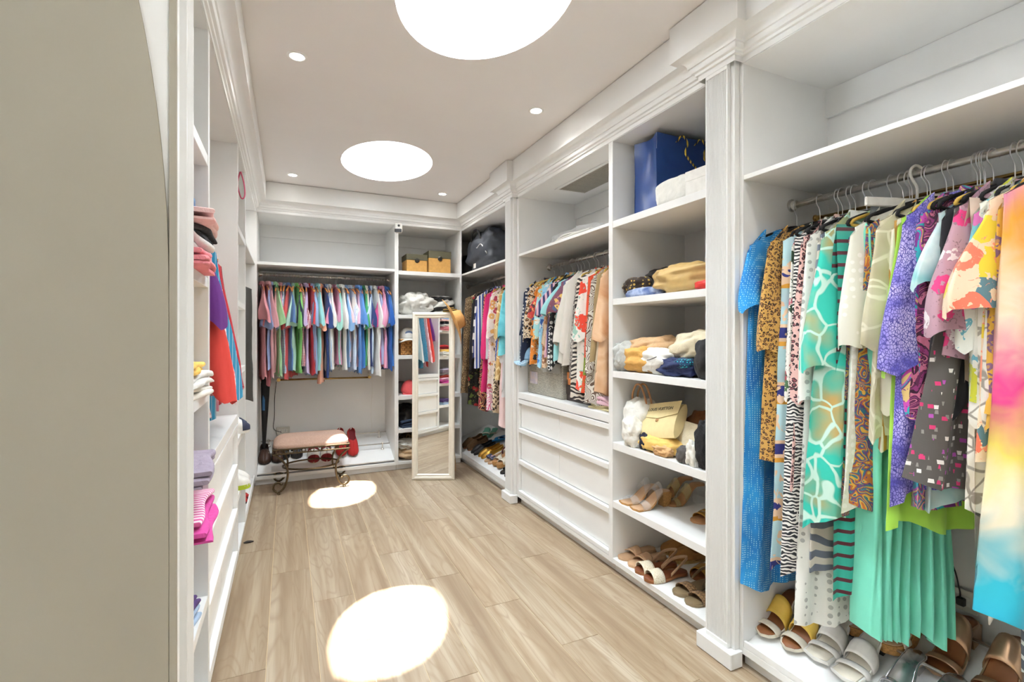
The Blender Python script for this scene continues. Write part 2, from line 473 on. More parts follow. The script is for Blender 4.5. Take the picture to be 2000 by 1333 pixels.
# the back wardrobe turns the corner: left cabinets hide behind it
# ================================================================ FABRIC MATERIALS
NPAT = [0]
def fabric(kind, *cols, s=1.0, rough=.85):
    """procedural cloth; cols are hex strings, s scales the motif (1 = default size)"""
    key = (kind, cols, s)
    if key in MATS: return MATS[key]
    NPAT[0] += 1
    t = NT('cloth_%s' % kind); C = [srgb(c) for c in cols]
    seed = NPAT[0] * 3.17
    def co(sx, sy=None, sz=None):
        c = t.n('ShaderNodeTexCoord')
        sy = sx if sy is None else sy; sz = sx if sz is None else sz
        return t.n('ShaderNodeMapping', {'Vector': (c, 'Object'), 'Scale': (sx/s, sy/s, sz/s), 'Location': (seed, seed*.7, seed*1.3)})
    def noise(sc, det=2.0, dist=0.0, v=None):
        return t.n('ShaderNodeTexNoise', {'Vector': v or co(1), 'Scale': sc, 'Detail': det, 'Distortion': dist})
    def sep(v): return t.n('ShaderNodeSeparateXYZ', {0: v})
    def sq(sock, freq, duty=.5):
        f = t.math('FRACT', t.math('MULTIPLY', sock, freq)); return t.math('LESS_THAN', f, duty)
    weave = noise(900.0, 1.0)
    if kind == 'plain':
        n = noise(9.0, 2.0)
        col = t.ramp((n, 'Fac'), [(.3, tuple(x*.90 for x in C[0][:3])+(1,)), (.7, C[0])])
    elif kind == 'stripe':      # vertical stripes (across x)
        p = sep(co(1)); col = t.mix(sq((p, 0), 34.0, .5 if len(C) < 3 else .8), C[0], C[1])
    elif kind == 'pin':
        p = sep(co(1)); col = t.mix(sq((p, 0), 24.0, .09), C[0], C[1])
    elif kind == 'hstripe':
        p = sep(co(1)); col = t.mix(sq((p, 2), 20.0, .3), C[0], C[1])
    elif kind == 'block':
        p = sep(co(1)); col = t.mix(sq((p, 2), 8.0, .5), C[0], C[1])
    elif kind == 'gingham':
        p = sep(co(1)); a = sq((p, 0), 55.0); b = sq((p, 2), 55.0)
        m1 = t.mix(.5, C[0], C[1])
        col = t.mix(a, C[0], m1); col = t.mix(b, col, t.mix(a, m1, C[1]))
    elif kind == 'leopard':
        v = co(1); d = noise(30.0, 1.0, 0, v); w = t.n('ShaderNodeVectorMath', {0: v, 1: t.n('ShaderNodeVectorMath', {0: (d, 'Color'), 'Scale': .02}, operation='SCALE')}, operation='ADD')
        vo = t.n('ShaderNodeTexVoronoi', {'Vector': w, 'Scale': 42.0})
        ri = t.ramp((vo, 'Distance'), [(.0, C[1]), (.24, C[1]), (.26, C[2]), (.47, C[2]), (.50, C[0]), (1, C[0])])
        n = noise(60.0, 1.0); col = t.mix(t.math('GREATER_THAN', (n, 'Fac'), .60), ri, C[0])
    elif kind == 'zebra':
        w = t.n('ShaderNodeTexWave', {'Vector': co(1), 'Scale': 9.0, 'Distortion': 7.0, 'Detail': 1.0, 'Detail Scale': 1.5}, bands_direction='Z')
        col = t.ramp((w, 'Fac'), [(.0, C[0]), (.48, C[0]), (.52, C[1]), (1, C[1])])
    elif kind == 'floral':      # ground + blossoms of several colours
        vo = t.n('ShaderNodeTexVoronoi', {'Vector': co(1), 'Scale': 17.0, 'Randomness': .9})
        n = noise(70.0, 2.0)
        dd = t.math('ADD', (vo, 'Distance'), t.math('MULTIPLY', t.math('SUBTRACT', (n, 'Fac'), .5), .55))
        cs = t.n('ShaderNodeSeparateColor', {0: (vo, 'Color')})
        k = len(C) - 1
        pet = t.ramp((cs, 0), [(i/k, C[i+1]) for i in range(k)], 'CONSTANT')
        core = t.mix(t.math('LESS_THAN', dd, .13), pet, C[0])
        col = t.mix(t.math('LESS_THAN', dd, .43), C[0], core)
        n2 = noise(55.0, 3.0, 1.5); col = t.mix(t.math('GREATER_THAN', (n2, 'Fac'), .63), col, C[-1])
    elif kind == 'veins':       # pale veins between large cells
        v = co(1); d = noise(7.0, 1.0, 0, v); w = t.n('ShaderNodeVectorMath', {0: v, 1: t.n('ShaderNodeVectorMath', {0: (d, 'Color'), 'Scale': .12}, operation='SCALE')}, operation='ADD')
        vo = t.n('ShaderNodeTexVoronoi', {'Vector': w, 'Scale': 10.0}, feature='DISTANCE_TO_EDGE')
        n = noise(6.0, 2.0)
        bg = t.ramp((n, 'Fac'), [(.50, C[0]), (.70, C[2] if len(C) > 2 else C[0])])
        col = t.mix(t.n('ShaderNodeMapRange', {0: (vo, 'Distance'), 1: .03, 2: .06, 3: 1.0, 4: 0.0}), bg, C[1])
    elif kind == 'swirl':       # paisley like concentric bands
        n = noise(9.0, 1.0, .8); f = t.math('FRACT', t.math('MULTIPLY', (n, 'Fac'), 9.0))
        k = len(C); col = t.ramp(f, [(i/k, C[i]) for i in range(k)], 'CONSTANT')
        n3 = noise(120.0, 1.0); col = t.mix(t.math('GREATER_THAN', (n3, 'Fac'), .66), col, C[0])
    elif kind == 'tiedye':
        n = noise(5.0, 3.0, .8); k = len(C) - 1
        col = t.ramp((n, 'Fac'), [(.28 + .44*i/k, C[i]) for i in range(k+1)])
        n3 = noise(40.0, 2.0); col = t.mix(.15, col, t.ramp((n3, 'Fac'), [(.4, C[0]), (.6, C[-1])]))
    elif kind == 'ombre':       # dyed bands from neck to hem
        p = sep(co(1)); n = noise(8.0, 3.0, .6)
        c0 = t.n('ShaderNodeTexCoord'); pz = sep((c0, 'Object'))
        z = t.math('ADD', t.math('MULTIPLY', (pz, 2), -.70), t.math('MULTIPLY', t.math('SUBTRACT', (n, 'Fac'), .5), .22))
        k = len(C) - 1
        col = t.ramp(z, [(.08 + .84*i/k, C[i]) for i in range(k+1)])
    elif kind == 'dots':
        vo = t.n('ShaderNodeTexVoronoi', {'Vector': co(1), 'Scale': 36.0, 'Randomness': .25})
        col = t.mix(t.math('LESS_THAN', (vo, 'Distance'), .30), C[0], C[1])
    elif kind == 'rings':
        vo = t.n('ShaderNodeTexVoronoi', {'Vector': co(1), 'Scale': 26.0, 'Randomness': .1})
        col = t.ramp((vo, 'Distance'), [(.0, C[0]), (.28, C[1]), (.44, C[0])], 'CONSTANT')
    elif kind == 'confetti':    # small squares, denser towards the hem
        vo = t.n('ShaderNodeTexVoronoi', {'Vector': co(1), 'Scale': 55.0}, distance='CHEBYCHEV')
        c0 = t.n('ShaderNodeTexCoord'); pz = sep((c0, 'Object'))
        cs = t.n('ShaderNodeSeparateColor', {0: (vo, 'Color')})
        k = len(C) - 1
        pet = t.ramp((cs, 0), [(i/k, C[i+1]) for i in range(k)], 'CONSTANT')
        thr = t.n('ShaderNodeMapRange', {0: (pz, 2), 1: -.35, 2: -1.05, 3: .10, 4: .95})
        keep = t.math('MULTIPLY', t.math('LESS_THAN', (cs, 1), thr), t.math('LESS_THAN', (vo, 'Distance'), .30))
        col = t.mix(keep, C[0], pet)
    elif kind == 'net':
        vo = t.n('ShaderNodeTexVoronoi', {'Vector': co(1.0, 1.0, .7), 'Scale': 85.0, 'Randomness': .15})
        n = noise(4.0); b = t.ramp((n, 'Fac'), [(.35, C[0]), (.65, C[1])])
        col = t.mix(t.math('LESS_THAN', (vo, 'Distance'), .27), b, C[2])
    elif kind == 'scale':       # snake skin
        vo = t.n('ShaderNodeTexVoronoi', {'Vector': co(1.2, 1.0, .7), 'Scale': 70.0}, feature='DISTANCE_TO_EDGE')
        n = noise(7.0, 2.0, .5); k = len(C) - 1
        bg = t.ramp((n, 'Fac'), [(.35 + .3*i/max(1, k-1), C[i]) for i in range(k)])
        col = t.mix(t.math('LESS_THAN', (vo, 'Distance'), .09), bg, C[-1])
    elif kind == 'labyrinth':
        n = noise(14.0, 0.0, .5); f = t.math('FRACT', t.math('MULTIPLY', (n, 'Fac'), 16.0))
        col = t.mix(t.math('LESS_THAN', f, .42), C[0], C[1])
    elif kind == 'border':      # printed scarf with gold and dark bands
        c0 = t.n('ShaderNodeTexCoord'); pz = sep((c0, 'Object')); n = noise(18.0, 2.0, 1.0)
        f = t.math('FRACT', t.math('ADD', t.math('MULTIPLY', (pz, 2), 4.2/s), .1))
        bands = t.ramp(f, [(0, C[0]), (.42, C[1]), (.50, C[2]), (.56, C[3]), (.74, C[2]), (.80, C[0])], 'CONSTANT')
        col = t.mix(t.math('GREATER_THAN', (n, 'Fac'), .60), bands, C[2])
    else: raise ValueError(kind)
    cr = t.n('ShaderNodeTexNoise', {'Vector': t.n('ShaderNodeMapping', {'Vector': (t.n('ShaderNodeTexCoord'), 'Object'), 'Scale': (1, 1, .45), 'Location': (seed, 0, 0)}), 'Scale': 14.0, 'Detail': 2.5, 'Distortion': .25})
    hv = t.math('ADD', t.math('MULTIPLY', (weave, 'Fac'), .03), (cr, 'Fac'))
    MATS[key] = t.out(col, rough, 0, hv, .55, .014, Sheen_Weight=.15)
    return MATS[key]
# ================================================================ GARMENT GEOMETRY (x across the shoulders, y along the rail, z up; origin on the rail)
from mathutils import noise as mnoise
def smooth01(t): t = max(0, min(1, t)); return t*t*(3-2*t)
def g_body(rng, hw=.21, hem_hw=.24, L=.72, b=.016, neck=.07, point=0.0, folds=4, amp=.008, slope=.075, strap=False, mid=None, rows=26, cols=24, z0=-.085):
    ph = rng.uniform(0, 6.28, 5)
    ss = np.linspace(-1, 1, cols)
    R = []
    for i in range(rows):
        v = i/(rows-1)
        v = v**1.25
        if mid is None: a = hw + (hem_hw-hw)*v
        else: a = hw + (mid-hw)*smooth01(v/.45) if v < .45 else mid + (hem_hw-mid)*smooth01((v-.45)/.55)
        ring = []
        for side in (1, -1):
            for s in (ss if side > 0 else ss[::-1]):
                x0 = abs(s)*hw
                nz = max(0, x0-neck)/max(.001, hw-neck)
                zt = z0 - slope*nz - (.012 if x0 < neck else 0)*(1-(x0/neck)**2 if neck > 0 else 0)
                if strap and x0 < hw*.9: zt -= .10*(1-(x0/(hw*.9))**4)
                zh = z0 - L + point*(abs(s)**2 - .35) + .012*math.sin(3.1*s*2 + ph[3]) + .010*math.sin(9*s+ph[4])
                z = zt + (zh-zt)*v
                x = s*a
                A = amp*(.15+.85*smooth01(v*1.3))
                d = A*(math.sin(folds*PI*s+ph[0]+1.2*v) + .6*math.sin(folds*1.9*PI*s+ph[1]-v*2.2) ) + .012*v*math.sin(2.4*s+ph[2])
                th = b*(1-abs(s)**5)**.5*(.45+.55*smooth01(v*3)) + .0018
                if i == 0: th = .004 if x0 > neck else .004+.018*(1-(x0/neck)**2)
                nz_ = mnoise.noise(Vector((x*7 + ph[0]*9, side*3.1, z*4.5))) + .5*mnoise.noise(Vector((x*17 + ph[1]*9, side*5.1, z*9)))
                d += nz_*.009*smooth01(v*5); x += nz_*.012*smooth01(v*4)*abs(s)
                ring.append((max(x + .35*A*math.cos(folds*PI*s+ph[1])*(1-abs(s)), -.222), side*th + d, z))
        R.append(ring)
    return MB().loft(R, True, False)
def g_sleeve(rng, sgn, hw=.21, L=.24, w0=.055, w1=.085, t0=.010, t1=.026, out=.03, drop=-.155, yaw=0.0, slant=.03, rows=12, n=22, bend=0.0, inset=.05):
    R = []; ph = rng.uniform(0, 6.28, 3)
    for i in range(rows):
        v = i/(rows-1)
        cx = sgn*(hw - inset + (out+inset)*smooth01(v**.7) + bend*v*v); cz = drop - L*v
        cy = .010*math.sin(2.2*v + ph[0])*v
        w = w0 + (w1-w0)*smooth01(v*1.1); th = t0 + (t1-t0)*smooth01(v)
        yw = yaw*smooth01(v)
        ring = []
        for j in range(n):
            a = 2*PI*j/n
            rp = 1 + .16*v*math.sin(4*a+ph[1]) + .08*v*math.sin(7*a+ph[2]); px = w*math.cos(a)*(1+.10*v*math.sin(5*a+ph[2])); py = th*math.sin(a)*rp + .006*v*math.sin(2*a+ph[1])
            zz = cz - slant*v*math.cos(a)*sgn + (1-v)**2*(.03*(1 - sgn*math.cos(a))*.5 + .0)
            zz += (1-v)**3 * (-.035 * sgn*math.cos(a)) + .012*v*v*math.sin(3*a+ph[2])
            nz_ = mnoise.noise(Vector((px*12 + ph[0]*9, py*20, zz*8 + ph[1])))
            px += .012*nz_*v; py += .010*nz_*v; zz += .010*nz_*v
            ring.append((max(cx + px*math.cos(yw) - py*math.sin(yw), -.222 + .004*math.sin(a)), cy + px*math.sin(yw) + py*math.cos(yw), zz))
        R.append(ring)
    return MB().loft(R, True, False)
def g_collar(rng, neck=.07, z0=-.085):
    R = []
    n = 18
    for (k, r, z) in ((0, 1.0, -.012), (1, .93, .016), (2, 1.05, .020), (3, 1.22, -.010)):
        R.append([(neck*.86*r*math.cos(2*PI*j/n), .026*r*math.sin(2*PI*j/n), z0 + z - .012*max(0, math.sin(2*PI*j/n))) for j in range(n)])
    return MB().loft(R, True, False)
def g_scarf(rng, hw=.10, L=.7, gap=.012, folds=3, amp=.012, z0=-.165, L2=None, rows=18, cols=13, tail=0.0):
    """a length of cloth folded over the hanger bar: two hanging leaves"""
    ph = rng.uniform(0, 6.28, 4); G = []
    L2 = L*.93 if L2 is None else L2
    for i in range(rows*2-1):
        k = i-(rows-1); v = abs(k)/(rows-1); sd = 1 if k >= 0 else -1
        LL = L if sd > 0 else L2
        row = []
        for s in np.linspace(-1, 1, cols):
            gx = hw*(1+.25*v)*s
            A = amp*smooth01(v*1.6)
            y = sd*gap*smooth01(v*6) + A*math.sin(folds*PI*s+ph[0]+1.5*v) + .5*A*math.sin(2.3*folds*s+ph[1])
            z = z0 - LL*v - tail*v*s + .012*math.sin(5*s+ph[2])*v
            row.append((gx + .4*A*math.cos(folds*PI*s+ph[0]), y, z))
        G.append(row)
    return MB().sheet(G)
M_steel = plain('hook_steel', (220, 220, 220), .3, .75, var=.02)
M_hwood = plain('hanger_wood', (196, 122, 58), .4, var=.12, sc=40)
M_velvet = plain('black_velvet', (22, 21, 23), .95, var=.1)
M_gvelvet = plain('gold_velvet', (186, 152, 62), .8, var=.1)
M_clear = None
HMESH = {}
def hanger(kind, label, group, loc, rz):
    d = thing('clothes_hanger', label, 'hanger', loc, rz, group)
    if kind not in HMESH:
        hook = MB().tube(crvpts([(0,0,-.092),(0,0,-.055),(.006,0,-.034),(.019,0,-.018),(.0195,0,.002),(.010,0,.0185),(-.006,0,.019),(-.018,0,.006),(-.020,0,-.006)], 3), .0017, 5)
        arm = MB()
        if kind == 'wood':
            pts = crvpts([(-.205,0,-.158),(-.15,0,-.132),(-.07,0,-.105),(0,0,-.092),(.07,0,-.105),(.15,0,-.132),(.205,0,-.158)], 3)
            m = len(pts); arm.tube(pts, [.0055+.004*math.sin(PI*i/(m-1)) for i in range(m)], 7)
        else:
            pts = crvpts([(-.20,0,-.168),(-.206,0,-.158),(-.19,0,-.146),(-.10,0,-.115),(0,0,-.09),(.10,0,-.115),(.19,0,-.146),(.206,0,-.158),(.20,0,-.168),(.10,0,-.172),(0,0,-.172),(-.10,0,-.172)], 3)
            arm.tube(pts, .0055, 6, closed=True)
        mt = {'wood': M_hwood, 'black': M_velvet, 'gold': M_gvelvet}[kind]
        HMESH[kind] = (hook.mesh('hook', M_steel, True), arm.mesh('shoulder_bar', mt, True))
    inst('hook', HMESH[kind][0], d); inst('shoulder_bar', HMESH[kind][1], d)
    return d
def garment(kind, name, label, cat, mat, loc, rz, group, seed=0, **kw):
    rng = np.random.default_rng(seed)
    d = thing(name, label, cat, loc, rz, group)
    sl = dict(kw.pop('sl', {}))
    if kind == 'scarf':
        g_scarf(rng, **kw).build('leaf', mat, d, True)
        return d
    hw = kw.get('hw', .21)
    g_body(rng, **kw).build('body', mat, d, True)
    if kind in ('shirt', 'long', 'wide', 'tee'):
        base = {'shirt': dict(L=.27, w0=.058, w1=.080, t1=.030), 'tee': dict(L=.20, w0=.06, w1=.08, t1=.024),
                'long': dict(L=.56, w0=.050, w1=.046, t1=.026, out=.004, inset=.034), 'wide': dict(L=.38, w0=.050, w1=.066, t1=.036, out=-.008, slant=.015, inset=.034)}[kind]
        for sg in (1, -1):
            q = dict(base); q.update(sl)
            if sg < 0: q.pop('yaw', None)
            q['drop'] = q.get('drop', -.155) + (kw.get('z0', -.085) + .085)
            g_sleeve(rng, sg, hw=hw, **q).build('sleeve', mat, d, True)
    if kind in ('shirt', 'long'):
        g_collar(rng, kw.get('neck', .07), kw.get('z0', -.085)).build('collar', mat, d, True)
    return d
def rail(label, p0, p1, ends=(1, 1), r=.0125, mat=None, posts=(), flange_axis=None):
    a, b = Vector(p0), Vector(p1)
    d = thing('clothes_rail', label, 'clothes rail', a)
    mat = mat or M_rail
    v = b - a
    MB().tube([(0,0,0), tuple(v)], r, 14).build('tube', mat, d, True)
    n = v.normalized()
    q = n.to_track_quat('Z', 'Y').to_matrix().to_4x4()
    for e, pos, sg in ((ends[0], Vector((0,0,0)), 1), (ends[1], v, -1)):
        if not e: continue
        M = Matrix.Translation(pos) @ q @ (Matrix.Identity(4) if sg > 0 else Matrix.Rotation(PI, 4, 'X'))
        MB().lathe([(r*2.1, .0005), (r*2.1, .006), (r*1.5, .010), (r*1.25, .028), (r*1.02, .030)], 18).xf(M).build('flange', mat, d, 'auto')
    return d
M_rail = plain('brushed_nickel', (232, 228, 220), .25, .8, var=.03)
M_brass = plain('brass', (196, 160, 96), .25, 1.0, var=.03)
RZ = 1.837
rail('long nickel clothes rail in the near right wardrobe', (1.899, 1.3605, RZ), (1.899, -.50, RZ), (1, 0))
rail('nickel clothes rail above the drawer unit on the right', (1.89, 3.4035, RZ+.002), (1.89, 2.2415, RZ+.002))
rail('nickel clothes rail in the dim far right corner wardrobe', (1.87, 5.255, RZ+.015), (1.87, 3.605, RZ+.015), (1, 1))
rail('nickel clothes rail holding the pastel shirts across the back', (-.2375, 5.005, 1.856), (.9375, 5.005, 1.856))
rail('nickel clothes rail above the left drawers', (-.52, 2.026, RZ), (-.52, 3.0995, RZ))
rail('clothes rail in the dark far left corner bay', (-.52, 3.674, RZ), (-.52, 4.7170, RZ))
rail('thin brass pull-down bar behind the dresses on the right', (2.05, 1.3605, 1.80), (2.05, -.5, 1.80), (1, 0), r=.007, mat=M_brass)
d = rail('low brass bar fixed to the back wall under the shirts', (-.08, 5.205, .872), (.775, 5.205, .866), (0, 0), r=.009, mat=M_brass)
for x in (0.004, .851):
    MB().tube([(x, 0, 0), (x, .048, 0)], .007, 10).build('bracket', M_rail, d, True)
    MB().lathe([(.0005, 0), (.017, 0), (.017, .006), (.010, .012)], 16).xf(Matrix.Translation((x, -.012, 0)) @ Matrix.Rotation(-PI/2, 4, 'X')).build('flange', M_brass, d, 'auto')
# ---------------------------------------------------------------- labels that single one out
def ordinal(n): return {1: 'first', 2: 'second', 3: 'third', 4: 'fourth', 5: 'fifth', 6: 'sixth', 7: 'seventh', 8: 'eighth', 9: 'ninth', 10: 'tenth', 11: 'eleventh', 12: 'twelfth'}.get(n, '%dth' % n)
def labels(descs, where):
    from collections import Counter
    c = Counter(descs); out = []; L1 = []
    for i, t in enumerate(descs):
        if c[t] == 1: L1.append('%s %s' % (t, where))
        else:
            nb = []
            if i > 0: nb.append('right of the ' + descs[i-1])
            L1.append('%s %s, %s' % (t, where, nb[0]) if nb else '%s %s, leftmost of all' % (t, where))
    c2 = Counter(L1); seen = Counter()
    for i, t in enumerate(L1):
        if c2[t] > 1:
            seen[descs[i]] += 1
            t = '%s %s, %s such from the left' % (descs[i], where, ordinal(seen[descs[i]]))
        out.append(t)
    return out
# ---------------------------------------------------------------- back rail: short sleeved shirts, left to right
BACK = [('salmon pink', 'plain', 'e39aa0'), ('red trimmed pink', 'plain', 'd98088'), ('rose pink', 'plain', 'efb0b6'), ('lavender blue', 'plain', '9fb0dd'), ('pale green', 'plain', 'a9dca5'),
    ('baby pink', 'plain', 'f4bcc0'), ('faded pink', 'plain', 'e8a9b8'), ('blue and white gingham', 'gingham', 'f4f6fa', '7fa4d6'), ('denim blue', 'plain', '5a7fb8'), ('coral red', 'plain', 'd85a5c'),
    ('mint', 'plain', 'bfe6d8'), ('bright green', 'plain', '8ed879'), ('crimson checked', 'gingham', 'f6e6e8', 'b3214a'), ('dark navy', 'plain', '2c3352'), ('lilac', 'plain', 'cdb9e0'), ('bright red', 'plain', 'dd3b42'),
    ('powder blue', 'plain', 'a5c3ea'), ('ivory', 'plain', 'f0ece0'), ('aqua', 'plain', '9adbdc'), ('peach', 'plain', 'f4ae8e'), ('navy blue', 'plain', '27417f'), ('pale blue striped', 'stripe', 'f4f6fa', 'a9c3e2'), ('white', 'plain', 'f4f3ee'),
    ('dusty rose', 'plain', 'd98fab'), ('orchid pink', 'plain', 'd79ab8'), ('sea foam', 'plain', 'a6ddd0'), ('snow white', 'plain', 'f6f6f2'), ('blush', 'plain', 'f4d3d8'), ('sky blue', 'plain', '93bdea'), ('pale blue gingham', 'gingham', 'f6f8fb', 'a4c2ea'),
    ('soft white', 'plain', 'ecebe6'), ('light pink', 'plain', 'f0c3d6'), ('cornflower blue', 'plain', '5d8fd0'), ('mid blue', 'plain', '4584c8'), ('emerald green', 'plain', '3c9a63'), ('cream white', 'plain', 'f3efe6'), ('deep navy', 'plain', '2b3f78'), ('ice blue', 'plain', 'c9dcf0'),
    ('chalk white', 'plain', 'f6f4f0'), ('pale periwinkle', 'plain', 'b9c9ee'), ('magenta', 'plain', 'd0508c'), ('candy pink', 'plain', 'f3a9c8'), ('royal blue', 'plain', '1d58a8'), ('strong blue', 'plain', '3f86d8')]
names = ['%s short-sleeved shirt' % b[0] for b in BACK]
labs = labels(names, 'on the back rail')
rnd = random.Random(5)
nB = len(BACK)
for i, b in enumerate(BACK):
    x = -.205 + (1.115)*i/(nB-1) + rnd.uniform(-.004, .004)
    m = fabric(b[1], *b[2:], s=.8 if b[1] == 'gingham' else 1.0)
    rz = -PI/2 + rnd.uniform(-.20, .20)
    L = .80 + rnd.uniform(-.06, .06)
    if b[0] in ('peach', 'red trimmed pink'): L = .90
    fwd = rnd.uniform(-.03, .03)
    if b[0] in ('candy pink', 'aqua', 'cornflower blue', 'snow white', 'rose pink'): fwd = .045
    z = 1.853
    loc = (x, 5.005 - fwd, z)
    hanger('wood', 'wooden hanger holding the %s' % names[i], 'wooden hangers on the back rail', (x, 5.005, z), rz)
    garment('shirt', 'shirt', labs[i], 'shirt', m, loc, rz, 'shirts on the back rail', seed=i, hw=.205, hem_hw=.245, L=L, b=.0135, amp=.007, folds=3,
            sl=dict(yaw=rnd.uniform(-.9, .9), t1=.020+rnd.uniform(0, .02), L=.29+rnd.uniform(-.03, .04), out=.0+rnd.uniform(-.01, .03), slant=.02, w1=.072+rnd.uniform(0, .014)))
# ---------------------------------------------------------------- right-hand rails: womens wear, far to near
def row(entries, railx, rz0, z, where, group, seed0, hang=('black', 'gold'), ymin=-.5):
    descs = [e[1] for e in entries]
    labs = labels(descs, where)
    rnd = random.Random(seed0)
    for i, e in enumerate(entries):
        (y, desc, kind, pat, zh) = e[:5]; o = dict(e[5] if len(e) > 5 else {})   # y of the front edge, height of the hem
        yaw = o.pop('yaw', rnd.uniform(-.18, .05)); y = max(y, ymin+.04); yaw = max(yaw, -math.asin(min(.9, max(0, y-ymin-.04)/.49))); fwd = o.pop('fwd', rnd.uniform(-.02, .03)); hk = o.pop('hk', hang[0] if rnd.random() < .75 else hang[-1])
        nm = o.pop('name', {'shirt': 'shirt', 'tee': 'top', 'long': 'shirt', 'wide': 'kaftan', 'none': 'dress', 'scarf': 'scarf'}[kind]); cat = o.pop('cat', nm)
        # keep the front edge on its column while the garment turns
        yy = y - .27*math.sin(-yaw)*o.pop('ys', 1.0)
        L = z - .085 - zh
        m = fabric(*pat[0], **pat[1]) if isinstance(pat[0], tuple) else fabric(*pat)
        if hk: hanger(hk, '%s velvet hanger holding the %s' % (hk, descs[i]), 'velvet hangers ' + where, (railx, yy, z), rz0 + yaw)
        if kind == 'scarf':
            q = dict(L=z - .165 - zh, hw=.12); q.update(o)
            ox = q.pop('ox', .14)
            c, s_ = math.cos(rz0+yaw), math.sin(rz0+yaw)
            garment('scarf', nm, labs[i], cat, m, (railx + ox*c, yy + ox*s_, z), rz0+yaw, group, seed=seed0+i, **q)
        else:
            q = dict(z0=-.108, hw=.215, hem_hw=.265, L=L-.02, b=.018, amp=.012, folds=4); q.update(o)
            c, s_ = math.cos(rz0+yaw), math.sin(rz0+yaw)
            garment(kind if kind != 'none' else 'none', nm, labs[i], cat, m, (railx + fwd*c, yy + fwd*s_, z), rz0+yaw, group, seed=seed0+i, **q)
